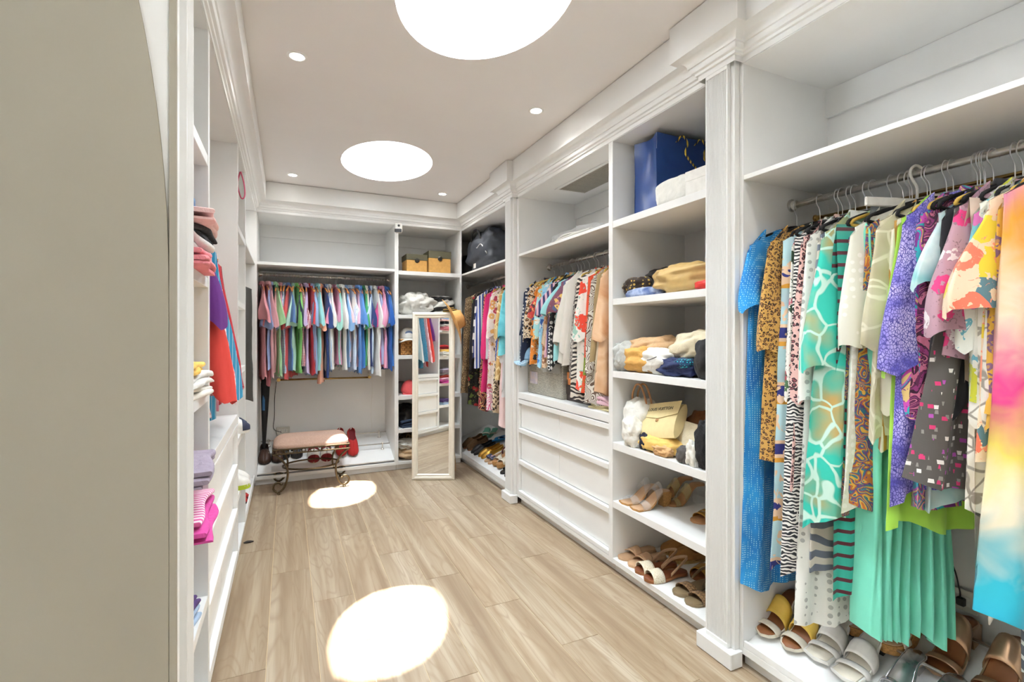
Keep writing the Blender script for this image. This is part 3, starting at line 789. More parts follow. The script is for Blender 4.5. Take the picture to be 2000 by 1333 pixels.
U3 = [
 (1.344, 'blue and turquoise net beach dress', 'wide', (('net', '1a74c4', '2a9ae0', 'b4e8f4'), dict(s=.5)), 0.316, dict(yaw=-.03, hw=.22, hem_hw=.25, fwd=.04, sl=dict(L=.25, w1=.07))),
 (1.266, 'brown leopard print blouse', 'wide', (('leopard', 'c99a4e', 'a5713a', '3a2213'), dict(s=.45)), 0.832, dict(yaw=-.10, hw=.22, hem_hw=.25, fwd=.03, sl=dict(L=.40, w1=.07))),
 (1.234, 'pale blue seashell print tunic with gold bands', 'none', (('border', 'b9dbe2', 'd79a35', 'e9c9a8', '2a2f78'), dict(s=.9)), 0.453, dict(yaw=-.30, hw=.21, hem_hw=.27, fwd=.03)),
 (1.197, 'white blouse with red and green flowers', 'long', ('floral', 'f1efe8', 'b03a4a', '3d6b3f', 'd46a7c', '2f4a35'), 0.626, dict(yaw=-.1, fwd=.0)),
 (1.175, 'black and white checked wrap with green vines', 'none', (('zebra', '22252a', 'ece8e2'), dict(s=.36)), 0.450, dict(yaw=-.25, fwd=.035, hem_hw=.26)),
 (1.154, 'pink and black speckled blouse', 'long', (('leopard', 'e3b8b0', '8c4a52', '2c1d22'), dict(s=.6)), 0.749, dict(yaw=-.1, fwd=.01)),
 (1.127, 'white voile tunic with small grey motifs', 'long', ('dots', 'ecebe4', 'b3b2ad'), 0.302, dict(yaw=-.30, fwd=.03, hem_hw=.28)),
 (1.102, 'grey and cream silk kimono', 'wide', (('zebra', '6c7280', 'd9d2c4'), dict(s=1.6)), 0.500, dict(yaw=-.12, fwd=.0)),
 (1.064, 'turquoise veined kaftan with sandy patches', 'wide', ('veins', '2fc0ac', 'cdeee0', 'c2a15c'), 0.689, dict(yaw=-.42, fwd=.045, hw=.22, hem_hw=.30, point=-.05, b=.03, amp=.02, sl=dict(L=.46, w1=.085, out=.0))),
 (1.028, 'teal scarf with maroon stripes', 'scarf', (('hstripe', '2fa592', '5b1f2c'), dict(s=.8)), 0.439, dict(yaw=-.35, hw=.10, L2=.55, ox=.16)),
 (1.018, 'multicoloured patchwork tunic', 'long', (('swirl', '6c5a86', 'b06a4e', '31506c', 'c9a65a'), dict(s=.5)), 0.721, dict(yaw=-.1, fwd=-.02)),
 (0.986, 'cream sheer dotted kaftan', 'wide', ('dots', 'e9e7da', 'f6f4ec'), 0.748, dict(yaw=-.38, fwd=.03, hem_hw=.27, b=.025, amp=.016)),
 (0.955, 'orange and purple woven tunic', 'none', (('swirl', 'b5622c', '5b3f7c', '2f6f82', 'd2a23f'), dict(s=.4)), 0.766, dict(yaw=-.1, fwd=.0)),
 (0.983, 'long mint green strap dress with a pleated skirt', 'none', ('plain', '7fe0c4'), 0.353, dict(yaw=-.40, fwd=.11, hw=.12, mid=.11, hem_hw=.135, strap=True, folds=8, amp=.026, b=.05, neck=.05, cols=64)),
 (0.897, 'beige lace edged tunic', 'wide', ('veins', 'cfc7a8', 'e6e0c8', 'b9ae88'), 0.980, dict(yaw=-.30, fwd=.04, b=.02)),
 (0.875, 'white and gold striped shirt', 'long', ('stripe', 'f2ecdc', 'c59346'), 0.953, dict(yaw=-.15, fwd=.0)),
 (0.848, 'lime green gauze blouse', 'wide', ('plain', 'a9dc4f'), 0.735, dict(yaw=-.34, fwd=.03, hem_hw=.29, b=.024, amp=.016, sl=dict(L=.46, w1=.08))),
 (0.816, 'violet snakeskin print kimono', 'wide', (('scale', '5a55b8', '9d92dd', 'c3b9e4', '4a459a'), dict(s=.5)), 0.862, dict(yaw=-.36, fwd=.055, point=-.06, hem_hw=.28, b=.024, amp=.018, sl=dict(L=.45, w1=.08, out=.0))),
 (0.801, 'purple and teal paisley tunic', 'long', ('swirl', '7b2f86', '2ea7b0', 'c84fae', 'e0c27c'), 0.815, dict(yaw=-.22, fwd=.02)),
 (0.783, 'maroon ornamental print blouse', 'long', (('swirl', '3c1030', '8a2f6c', '5a1c46', 'c06a86'), dict(s=.7)), 0.988, dict(yaw=-.12, fwd=.01)),
 (0.766, 'aqua and white tie-dyed top', 'tee', ('tiedye', '1fb3bd', 'eaf6f4', '2a9fb8'), 0.818, dict(yaw=-.1, fwd=-.01)),
 (0.747, 'plain black satin blouse', 'long', ('plain', '24242a'), 1.137, dict(yaw=-.34, fwd=.02, b=.02)),
 (0.728, 'grey dress with pink and white confetti squares', 'none', ('confetti', '55504c', 'd1356f', 'b04fae', 'e9e4e0', '8d8883'), 0.889, dict(yaw=-.52, fwd=.04, hem_hw=.34, b=.03, amp=.02)),
 (0.714, 'white chiffon tunic with pointed hem', 'none', ('plain', 'ddd8cb'), 0.682, dict(yaw=-.15, fwd=-.02, hem_hw=.16, point=-.25)),
 (0.701, 'mauve blouse with bright pink blossoms', 'wide', ('floral', 'b58f9c', 'd83a7c', 'e7dfe0', '8c6b78'), 1.239, dict(yaw=-.42, fwd=.05, b=.02, sl=dict(L=.34, w1=.085, out=.01))),
 (0.681, 'cream fringed scarf', 'scarf', ('tiedye', 'e6dcc6', 'd9b9a4', 'f0ead8'), 0.669, dict(yaw=-.2, hw=.05, ox=.2, L2=.5)),
 (0.667, 'white tunic with pink and yellow flower medallions', 'wide', (('floral', 'eef0e4', 'd06fb4', 'c9cf3c', 'b5323a', '6fb7c6'), dict(s=2.2)), 1.146, dict(yaw=-.45, fwd=.04, b=.024, amp=.014)),
 (0.652, 'ivory blouse with fine scroll print', 'long', (('veins', 'efece2', '9d968a', 'e2dac6'), dict(s=.6)), 0.828, dict(yaw=-.25, fwd=.02)),
 (0.637, 'coral tropical blouse with yellow trim', 'shirt', (('floral', 'f0d8b8', 'ee7a5e', 'e6cf3a', '5c7f8a', 'f29a7c'), dict(s=1.6)), 0.978, dict(yaw=-.4, fwd=.05, sl=dict(L=.28, w1=.09, t1=.04))),
 (0.619, 'mustard leopard print blouse', 'long', ('leopard', 'd9a83c', 'b98a5c', '7c5a7a'), 1.112, dict(yaw=-.3, fwd=.03)),
 (0.588, 'navy and white striped long dress', 'none', (('hstripe', '1d2238', 'e9e6e0'), dict(s=.75)), 0.424, dict(yaw=-.15, fwd=.0, hem_hw=.22)),
 (0.584, 'sunset tie-dyed cover-up fading to turquoise', 'none', ('ombre', 'd97fb8', 'f0a93c', 'f3dcc0', 'dd3d86', 'f2d96a', 'f4ead0', '2fb9cf', '1fa6c4'), 0.592, dict(yaw=-.35, fwd=.07, hw=.23, hem_hw=.29, b=.04, amp=.016)),
 (0.530, 'sunny yellow blouse', 'long', ('plain', 'f2b92a'), 1.124, dict(yaw=-.4, fwd=.05)),
 (0.576, 'crimson and turquoise beach wrap', 'none', ('block', 'b3224f', '2fb2b4'), 0.501, dict(yaw=-.1, fwd=-.06)),
]
row(U3, 1.899, PI, RZ-.003, 'on the near right rail', 'womens clothes on the near right rail', 300)
U1 = [
 (3.340, 'navy blouse with white dots', 'long', (('dots', '23304e', 'e8e6e0'), dict(s=1.0)), 1.302, dict(yaw=-.1)),
 (3.279, 'brown leopard scarf-print blouse', 'wide', ('leopard', 'e3d2b4', 'a8702c', '2a2420'), 1.283, dict(yaw=-.2, fwd=.03)),
 (3.228, 'orange and black blouse with blue accents', 'long', ('floral', 'e0862c', '2c2a2c', '2c5fae', 'efe3cf'), 1.302, dict(yaw=-.15, fwd=.0)),
 (3.170, 'red print top', 'tee', ('floral', 'c23a36', '4a2430', 'e2b06a'), 1.358, dict(yaw=-.1)),
 (3.121, 'pale aqua floral blouse', 'wide', ('floral', 'a6dcdc', 'e8efe6', '5c8fa0', 'e6a04c'), 1.276, dict(yaw=-.25, fwd=.03)),
 (3.043, 'sky blue flower print blouse', 'long', ('floral', '9fd3ee', '2f7fd0', 'f0f4f6', '3f6fc4'), 1.320, dict(yaw=-.25, fwd=.03)),
 (2.998, 'tan and cream floral tunic', 'long', ('floral', 'e2c9a8', '9a6a4a', 'f2ebdd', 'c08a60'), 1.231, dict(yaw=-.2, fwd=.02)),
 (2.954, 'pink and navy vertical striped top', 'tee', ('stripe', 'e8b9c8', '3b3f6e'), 1.144, dict(yaw=-.2, fwd=.03)),
 (2.903, 'black blouse with white rings', 'long', ('rings', '1f1f22', 'efeeea'), 1.354, dict(yaw=-.25, fwd=.03)),
 (2.847, 'turquoise linen top', 'tee', ('plain', '9fdde0'), 1.131, dict(yaw=-.35, fwd=.045, hem_hw=.25)),
 (2.807, 'rust and violet small-flower blouse', 'tee', (('floral', '7c4a5c', 'd08a8c', 'e9c26c', '5a6a92'), dict(s=.7)), 1.251, dict(yaw=-.3, fwd=.04)),
 (2.767, 'plain ivory kimono blouse', 'wide', ('plain', 'f2efe6'), 1.135, dict(yaw=-.5, fwd=.05, b=.03, amp=.018, sl=dict(L=.40, w1=.085))),
 (2.702, 'sheer white blouse', 'wide', ('plain', 'e8e3da'), 1.105, dict(yaw=-.4, fwd=.05, b=.025, sl=dict(L=.45))),
 (2.640, 'grey snakeskin print blouse', 'long', ('scale', 'c9c2b8', '9a8f86', 'e6e0d6', '5c5450'), 1.028, dict(yaw=-.3, fwd=.02)),
 (2.598, 'black and white zebra drape top', 'none', (('zebra', 'e6dfd2', '2d2826'), dict(s=.8)), 0.888, dict(yaw=-.35, fwd=.05, hem_hw=.26)),
 (2.545, 'coral red and white tropical tunic', 'wide', (('floral', 'f0ece4', 'e2472f', 'e2472f', '9ec8b8'), dict(s=2.4)), 0.973, dict(yaw=-.4, fwd=.05, b=.025)),
 (2.488, 'green and orange palm print dress', 'none', (('floral', 'e0522e', '5c7a2c', '8a9c3c', '2f3c20'), dict(s=2.4)), 0.948, dict(yaw=-.3, fwd=.04)),
 (2.433, 'white tunic with brown labyrinth lines', 'long', ('labyrinth', 'e9e4da', '6c5648'), 0.894, dict(yaw=-.35, fwd=.04)),
 (2.386, 'khaki sleeveless top', 'none', ('plain', 'b39c72'), 1.168, dict(yaw=-.3, fwd=.04)),
 (2.349, 'oatmeal sleeveless top', 'none', ('plain', 'd9cbb0'), 1.051, dict(yaw=-.3, fwd=.03)),
 (2.304, 'peach chiffon blouse', 'wide', ('tiedye', 'dca878', 'e6c3a0', 'c98a58'), 0.968, dict(yaw=-.35, fwd=.05, b=.025)),
]
row(U1, 1.89, PI, RZ-.001, 'above the drawers', 'womens clothes above the drawers', 500, ('gold', 'black'), ymin=2.2425)
U0 = [
 (4.632, 'tan snakeskin dress', 'none', ('scale', 'b59468', '8a6a44', 'cbb18a', '4a3826'), 0.716, dict(yaw=-.1, fwd=.04)),
 (4.496, 'dark floral dress with red roses', 'none', ('floral', '26201f', 'b3262a', 'c8a878', '6c7a3c'), 0.631, dict(yaw=-.1, fwd=.02)),
 (4.423, 'plain black long blouse', 'long', ('plain', '232226'), 0.984, dict(yaw=-.1)),
 (4.338, 'navy and white colour-block top', 'long', ('block', '23294a', 'f0eee8'), 1.085, dict(yaw=-.15, fwd=.03)),
 (4.242, 'blue and white vertical striped long shirt', 'long', ('stripe', 'eef0f2', '2d4a9a'), 1.018, dict(yaw=-.25, fwd=.05)),
 (4.163, 'red and black paisley dress', 'none', ('swirl', '8a1f2c', '2a1a1c', 'c8a06a'), 0.627, dict(yaw=-.15, fwd=.03)),
 (4.100, 'hot pink blouse', 'long', ('plain', 'd8266e'), 0.774, dict(yaw=-.2, fwd=.03)),
 (4.025, 'pale grey knit', 'long', ('plain', 'c9c6c8'), 1.099, dict(yaw=-.1)),
 (3.965, 'pink and white geometric dress', 'none', ('labyrinth', 'f2e2e4', 'd3487c'), 0.654, dict(yaw=-.25, fwd=.04)),
 (3.906, 'rose tapestry tunic', 'wide', ('floral', 'e9d9d2', 'b83a54', '5a3a52', 'd9a05c'), 0.839, dict(yaw=-.25, fwd=.05)),
 (3.848, 'beige and black spotted dress', 'none', ('leopard', 'dcc8a8', '8a6a4a', '241d1a'), 0.627, dict(yaw=-.2, fwd=.03)),
 (3.792, 'cobalt blue blouse', 'long', ('plain', '2452a8'), 1.108, dict(yaw=-.1)),
 (3.748, 'gold lace tunic', 'wide', ('veins', 'c49a5a', 'e6cf9a', 'a97f45'), 0.940, dict(yaw=-.25, fwd=.04)),
 (3.684, 'pale pink strap dress', 'none', ('plain', 'f0d2d0'), 0.567, dict(yaw=-.25, fwd=.04, strap=True)),
 (3.642, 'turquoise crinkled blouse', 'wide', ('tiedye', '36b3c6', '7fd6dd', '2a94ae'), 1.156, dict(yaw=-.3, fwd=.05)),
 (3.601, 'light grey long blouse', 'long', ('plain', 'cfcac9'), 0.787, dict(yaw=-.2, fwd=.03)),
]
row(U0, 1.87, PI, RZ+.012, 'in the far right corner', 'womens clothes in the far right corner', 700, ymin=3.606)
# ---------------------------------------------------------------- left rail (seen edge-on and in the mirror)
LEFT = [('magenta pink short-sleeved shirt', 'shirt', ('plain', 'c83fae'), .62, 2.10), ('purple short-sleeved shirt', 'shirt', ('plain', '6b2f86'), .64, 2.155),
        ('coral red long-sleeved shirt', 'long', ('plain', 'e0473c'), .78, 2.22), ('pink gingham long-sleeved shirt', 'long', ('gingham', 'fbe9ea', 'e8737f'), .78, 2.28),
        ('teal shirt with thin white stripes', 'long', ('pin', '2c8fb8', 'e6f2f2'), .80, 2.36), ('white dress shirt', 'long', ('plain', 'f2f1ee'), .78, 2.44),
        ('aqua long-sleeved shirt', 'long', ('plain', '36b2cc'), .80, 2.55), ('violet long-sleeved shirt', 'long', ('plain', '5f3392'), .76, 2.62), ('pink striped long-sleeved shirt', 'long', ('stripe', 'f4dfe4', 'd98a9c'), .80, 2.69),
        ('scarlet long-sleeved shirt', 'long', ('plain', 'c9313a'), .80, 2.77), ('dark red long-sleeved shirt', 'long', ('plain', 'a8232f'), .80, 2.84)]
labsL = labels([e[0] for e in LEFT], 'on the left rail')
for i, (n, k, pat, L, y) in enumerate(LEFT):
    rz = rnd.uniform(-.06, .06) + .04
    hanger('wood', 'wooden hanger holding the %s on the left rail' % LEFT[i][0], 'wooden hangers on the left rail', (-.52, y, RZ-.003), rz)
    sl = dict(L=.32, w1=.08, out=.0) if k == 'shirt' else dict(L=.62, out=.02, w1=.06, bend=.03)
    garment(k, 'shirt', labsL[i], 'shirt', fabric(*pat, s=.3 if pat[0] == 'pin' else 1.0), (-.52 + (-.05, .025, .02, .02, .03)[i] if i < 5 else -.52, y, RZ-.003), rz, 'shirts on the left rail', seed=900+i, hw=.205, hem_hw=.22, L=L, b=.016, amp=.008, sl=sl)
gb = thing('garment_bag', 'charcoal zipped garment bag hanging in the dark far left corner', 'garment bag', (-.50, 4.45, RZ-.003), .1)
g_body(np.random.default_rng(3), hw=.24, hem_hw=.25, L=.98, b=.05, amp=.004, folds=2).build('bag_body', plain('charcoal_nylon', (62, 60, 56), .6), gb, True)
MB().tube([(.0, .056, -.12), (.01, .060, -.5), (.0, .058, -.95)], .003, 5).build('zipper', M_steel, gb, True)
hanger('black', 'black hanger holding the charcoal garment bag in the far left corner', None, (-.52, 4.45, RZ-.003), .1)
# clear plastic skirt hanger bag
# ================================================================ SOFT THINGS, BOXES, SHOES
from mathutils import noise as mnoise
def soft(sx, sy, sz, seed=0, amp=.12, e1=.75, e2=.8, freq=3.0, rows=34, cols=52, ridge=.6, sag=0.0):
    """wrinkled stuffed cloth body sitting on z=0 (sx, sy half sizes, sz height)"""
    R = []
    pw = lambda a, e: math.copysign(abs(a)**e, a)
    for i in range(1, rows):
        t = -PI/2 + PI*i/rows
        ring = []
        for j in range(cols):
            p = 2*PI*j/cols
            x = pw(math.cos(t), e1)*pw(math.cos(p), e2); y = pw(math.cos(t), e1)*pw(math.sin(p), e2); z = pw(math.sin(t), e1)
            q = Vector((x*freq*.8 + seed*7.3, y*freq*.8 + seed*3.1, z*freq*.8))
            n = mnoise.noise(q); n2 = 1 - abs(mnoise.noise(q*1.9 + Vector((5.2, 1.3, 8.1))))*2; n3 = 1 - abs(mnoise.noise(q*3.7 + Vector((2, 9, 4))))*2
            n4 = 1 - abs(mnoise.noise(q*7.0 + Vector((7, 3, 1))))*2
            k = 1 + amp*(n*1.6 + ridge*n2*.55 + ridge*.40*n3 + ridge*.18*n4)
            zz = (z*k + 1)*.5*sz
            if zz < 0: zz = 0
            zz -= sag*max(0, -y)**2*sz
            ring.append((x*k*sx, y*k*sy, zz))
        R.append(ring)
    return MB().loft(R, True, True)
def folded(w, d, h, seed=0, n=3, wav=.006):
    """folded garment: n visible layers bent round the front edge; x width, y depth (front at y=0)"""
    rng = np.random.default_rng(seed); mb = MB(); cols = 15
    th = h/n
    for k in range(n):
        R = []
        ins = rng.uniform(-.012, .012); w1 = w*(1+rng.uniform(-.06, .04)); p = rng.uniform(0, 6.28, 3)
        for i in range(cols):
            s = i/(cols-1)*2-1
            x = s*w1/2; f = (1-abs(s)**8)**.5*.35 + .65
            z0 = k*th + wav*math.sin(3*s+p[0])*(k+1)/n - h*.10*abs(s)**3; t = th*f*.97
            y0 = ins + .006*math.sin(4*s+p[1])
            ring = []
            for a in np.linspace(-PI/2, PI/2, 7): ring.append((x, y0 - t/2*math.cos(a), z0 + t/2 + t/2*math.sin(a)))
            ring += [(x, d*.5, z0 + t*.95 + .004*math.sin(5*s+p[2])), (x, d, z0 + t*.8), (x, d, z0), (x, d*.5, z0)]
            R.append([(a, b, max(0.0, c)) for a, b, c in ring[::-1]])
        mb.loft(R, True, True)
    return mb
def foldthing(label, loc, rz, w, d, h, mat, seed=0, name='folded_garment', cat='clothing', group=None, n=3):
    o = folded(w, d, h, seed, n).build(name, mat, smooth='auto')
    o.location = loc; o.rotation_euler = (0, 0, rz) if not isinstance(rz, tuple) else rz
    return tag(o, label, cat, group)
def softthing(label, loc, rz, size, mat, seed=0, name='dust_bag', cat='bag', group=None, parts=None, **kw):
    d = soft(*size, seed=seed, **kw).build(name, mat, smooth=True)
    d.location = loc; d.rotation_euler = (0, 0, rz) if not isinstance(rz, tuple) else rz
    return tag(d, label, cat, group)
def text_mesh(body, size, name, mat, parent, M, ext=.0004):
    cu = bpy.data.curves.new('txt', 'FONT'); cu.body = body; cu.size = size; cu.extrude = ext; cu.align_x = 'CENTER'; cu.align_y = 'CENTER'
    to = bpy.data.objects.new('txt', cu); COL.objects.link(to)
    dg = bpy.context.evaluated_depsgraph_get(); dg.update()
    me = bpy.data.meshes.new_from_object(to.evaluated_get(dg))
    bpy.data.objects.remove(to); bpy.data.curves.remove(cu)
    me.materials.clear(); me.materials.append(mat); me.name = name
    o = bpy.data.objects.new(name, me); COL.objects.link(o); o.parent = parent; o.matrix_local = M
    return o
# ---------------------------------------------------------------- shoes: toe at -y, heel at +y, origin on the ground
def shoe_w(s, W, toe='round'):
    base = W/2*(1 - .10*smooth01((s-.3)/.3) - .20*smooth01((s-.45)/.3)*(1-smooth01((s-.7)/.3)) - .10*smooth01((s-.6)/.4))
    nz = {'round': .20, 'square': .07, 'point': .42}[toe]
    if s < nz: base *= (1 - (1 - s/nz)**{'round': 2.0, 'square': 3.0, 'point': 1.6}[toe])**.5 if s > 0 else .02
    if s > .86: base *= max(.02, (1 - ((s-.86)/.14)**2))**.5
    return max(base, .003)
def sandal(root, L=.25, W=.088, H=0.0, t=.012, toe='round', sole=None, bed=None, straps=(), heel=None, platform=0.0, edge=None):
    N = 22
    zf = lambda s: platform + H*smooth01((s-.30)/.48)
    R = []; Rb = []
    for i in range(N):
        s = i/(N-1); w = shoe_w(s, W, toe); y = (s-.5)*L; z = zf(s)
        zb = z if not platform else (0.0 if platform and heel == 'wedge' else z - platform*.0)
        lo = 0.0 if (platform and s < .45) else max(0, z - 0)
        if heel == 'wedge': lo = 0.0
        R.append([(-w, y, lo), (w, y, lo), (w*1.02, y, z + t*.7), (w*.98, y, z+t), (-w*.98, y, z+t), (-w*1.02, y, z+t*.7)])
        Rb.append([(-w*.88, y*.975, z+t+.0004), (w*.88, y*.975, z+t+.0004), (w*.80, y*.975, z+t+.0016), (-w*.80, y*.975, z+t+.0016)])
    MB().loft(R, True, True).build('sole', sole, root, 'auto')
    MB().loft(Rb, True, True).build('footbed', bed or sole, root, True)
    if heel and heel != 'wedge':
        hw, hm = heel
        w = shoe_w(.86, W, toe)*hw
        a, b = (.74-.5)*L, (.985-.5)*L
        z1 = zf(.86)+.002
        mb = MB()
        mb.loft([[(x*k, y0, z) for x, y0 in ((-w, a+q), (w, a+q), (w, b-.002-q*.5), (w*.6, b), (-w*.6, b), (-w, b-.002-q*.5))] for z, k, q in ((0, .86, .006), (z1*.5, .88, .004), (zf(.80), 1.0, 0))], True, True)
        mb.build('heel', hm, root, 'auto')
    for st in straps:
        s0, ws, hs, mt = st[:4]; skew = st[4] if len(st) > 4 else 0.0; puff = st[5] if len(st) > 5 else 0.0
        G = []
        for i in range(13):
            a = PI*i/12; row = []
            for k in range(6):
                s = s0 + ws*(k/5-.5) + skew*math.cos(a)
                w = shoe_w(min(max(s, .02), .98), W, toe)*1.05; z = zf(s) + t*.25
                pf = 1 + puff*(math.sin(k/5*PI))*(.6+.4*math.cos(8*a))
                row.append((w*math.cos(a)*pf, (s-.5)*L, z + hs*(math.sin(a)**.75)*pf))
            G.append(row)
        MB().sheet(G, .0035).build(st[6] if len(st) > 6 else 'strap', mt, root, True)
    return zf
def sling(root, L, W, s0, s1, zc, mat, r=.004, h=.04):
    """back strap looping behind the heel"""
    w0, w1 = shoe_w(s0, W), shoe_w(s1, W)
    P = crvpts([(-w0, (s0-.5)*L, zc+.012), (-w1*1.1, (s1-.5)*L, zc+h), (0, .52*L, zc+h*1.25), (w1*1.1, (s1-.5)*L, zc+h), (w0, (s0-.5)*L, zc+.012)], 5)
    mb = MB()
    G = [[(p[0], p[1], p[2]-.008), (p[0]*1.02, p[1], p[2]), (p[0], p[1], p[2]+.008)] for p in P]
    mb.sheet(G, .003).build('back_strap', mat, root, True)
def closed_shoe(root, L=.28, W=.095, H=.07, t=.014, so=.45, upper=None, sole=None, lining=None, toe='round', toecap=None, tongue=None, laces=None, fur=0):
    N = 24; R = []
    for i in range(N):
        s = i/(N-1); w = shoe_w(s, W, toe); y = (s-.5)*L
        R.append([(-w*1.04, y, 0), (w*1.04, y, 0), (w*1.06, y, t), (-w*1.06, y, t)])
    MB().loft(R, True, True).build('sole', sole, root, 'auto')
    def surf(sa, sb, k=1.0):
        mb = MB()
        for sg in (1, -1):
            G = []
            for i in range(18):
                s = sa + (sb-sa)*i/17
                w = shoe_w(s, W, toe)*1.02*k; y = (s-.5)*L*(1 if k == 1 else 1.0)
                h = H*(.50 + .50*smooth01(s/.42))*(1 if s < .5 else 1 - .12*smooth01((s-.5)/.2)+.22*smooth01((s-.75)/.25))*k
                if s < .12: h *= (.45+.55*(s/.12)**.5)
                qa = PI/2*(1 - .58*smooth01((s-so)/.10)) if s < .9 else PI/2*.42
                row = []
                for j in range(8):
                    q = qa*j/7
                    row.append((sg*w*math.cos(q)**.8 if q < PI/2-1e-6 else 0.0, y, t*.6 + h*math.sin(q)**.9))
                G.append(row if sg > 0 else row)
            mb.sheet(G, .003)
        return mb
    surf(.0, 1.0).build('upper', upper, root, True)
    if toecap: surf(.0, .17, 1.02).build('toecap', toecap, root, True)
    if tongue: surf(.36, .56, 1.03).build('tongue', tongue, root, True)
    if laces:
        for k in range(4):
            s = so-.03-.06*k; z = t*.6 + H*(.5+.5*smooth01(s/.42))
            MB().tube(crvpts([(-.022, (s-.5)*L, z-.008), (0, (s-.5)*L, z+.004), (.022, (s-.53)*L, z-.008)], 4), .0025, 6).build('lace', laces, root, True)
def pair(desc, loc, rz, gap, builder, tilt=0.0, group=None, name='sandal', cat='shoe', dl=(0, 0), yaw=(0, 0)):
    c, s_ = math.cos(rz), math.sin(rz)
    for k, sd in enumerate((-1, 1)):
        lx = sd*gap/2; ly = dl[k]
        p = (loc[0] + lx*c - ly*math.cos(tilt)*s_, loc[1] + lx*s_ + ly*math.cos(tilt)*c, loc[2] + ly*math.sin(tilt))
        d = thing(name, '%s, %s one of the pair' % (desc, 'left' if sd < 0 else 'right'), cat, p, (tilt, 0, rz+yaw[k]), group or desc)
        builder(d)
RR = -PI/2      # room-facing rotation for things on the right-hand row
SLR = math.atan(.18/.515)
def ramp(u, rot, z0=.086, z1=.27):
    """height of the slanted shoe floor at depth u behind the cabinet front"""
    return z0 + (z1-z0)*u/.515
M_tanl = plain('tan_leather', (176, 128, 84), .5); M_nude = plain('nude_leather', (198, 160, 124), .55); M_cream = plain('cream_leather', (226, 217, 198), .45)
M_brownbed = plain('brown_footbed', (142, 88, 48), .5); M_yel = plain('yellow_leather', (232, 194, 84), .5); M_silver = plain('silver_leather', (212, 212, 216), .18, .9, var=.02)
M_rosegold = plain('rose_gold_leather', (190, 156, 124), .3, .7); M_cork = plain('cork', (176, 128, 72), .8, var=.3, sc=160); M_black = plain('black_leather', (26, 25, 27), .45)
M_goldl = plain('gold_leather', (190, 146, 64), .3, .75); M_redsu = plain('red_suede', (178, 34, 34), .75); M_dred = plain('dark_red_suede', (120, 24, 30), .8); M_whitel = plain('white_leather', (236, 233, 226), .45)
M_taupe = plain('taupe_leather', (128, 108, 78), .5); M_foot = plain('pale_footbed', (222, 214, 196), .5); M_snake = fabric('scale', 'b08c60', '94714a', 'c8a87c', '6d5336'); M_weave = fabric('scale', 'd9c49c', 'e9dcc0', 'c7ab78', 'f4ecd8', s=.55)
def clear_mat(name, tint, rough=.05, a=.35):
    t = NT(name); t.b.inputs['Base Color'].default_value = srgb(tint); t.b.inputs['Roughness'].default_value = rough
    t.b.inputs['Alpha'].default_value = a; t.b.inputs['IOR'].default_value = 1.45
    nz = t.n('ShaderNodeTexNoise', {'Scale': 25.0}); bn = t.n('ShaderNodeBump', {'Height': (nz, 'Fac'), 'Strength': .1}); t.t.links.new(bn.outputs[0], t.b.inputs['Normal'])
    return t.m
M_clearp = clear_mat('clear_plastic', (235, 238, 240), .05, .16); M_yclear = clear_mat('yellowed_clear_plastic', (226, 204, 140), .1, .35); M_grey_clear = clear_mat('smoky_clear_plastic', (150, 158, 165), .15, .55)
# slanted shoe floors
for (lab, o, u0, u1) in (('R', None, -.55+.02, 1.36), ('R2', None, 3.606, 5.257)):
    G = [[(XR+.013, y, .084), (XR+.5, y, .266)] for y in (u0, u1)]
    root = [x for x in bpy.data.objects if x.name in ('wardrobe_unit', 'wardrobe_unit.001')][0 if lab == 'R' else 1]
    mw = root.matrix_basis.inverted() if False else (Matrix.Translation(root.location) @ root.rotation_euler.to_matrix().to_4x4()).inverted()
    mb = MB().sheet(G, .012); mb.xf(mw).build('shoe_ramp', M_white, root)
root = bpy.data.objects['wardrobe_unit.002']
mb = MB().sheet([[(x, YB+.013, .098), (x, YB+.5, .290)] for x in (-.237, .937)], .012)
mb.xf((Matrix.Translation(root.location)).inverted()).build('shoe_ramp', M_white, root)
def shoe_rail(label, a, b, hgt, base_dz=0.0, posts=(.06, .94), axis='x'):
    A, B = Vector(a), Vector(b); v = B-A
    d = thing('shoe_rail', label, 'shoe rail', A)
    MB().tube([(0,0,hgt), tuple(v + Vector((0,0,hgt)))], .006, 10).build('tube', M_rail, d, True)
    for f in posts:
        p = v*f
        MB().lathe([(.0175, 0), (.0175, .003), (.009, .010), (.0055, .020), (.0055, hgt-.004), (.0095, hgt-.004), (.0095, hgt+.010), (.004, hgt+.016)], 14, tuple(p)).build('post', M_rail, d, 'auto')
rb = lambda y: .104 + (.192)*(y-YB-.013)/.487
shoe_rail('front nickel shoe rail on the back wardrobe floor', (-.225, 4.93, rb(4.93)), (.925, 4.93, rb(4.93)), .055)
shoe_rail('rear nickel shoe rail on the back wardrobe floor', (-.225, 5.13, rb(5.13)), (.925, 5.13, rb(5.13)), .055)
rr = lambda x: .090 + .182*(x-XR-.013)/.487
shoe_rail('front nickel shoe rail below the near dresses', (1.885, 1.355, rr(1.885)), (1.885, -.45, rr(1.885)), .045, posts=(.05, .5))
shoe_rail('rear nickel shoe rail below the near dresses', (2.06, 1.355, rr(2.06)), (2.06, -.45, rr(2.06)), .045, posts=(.05, .5))
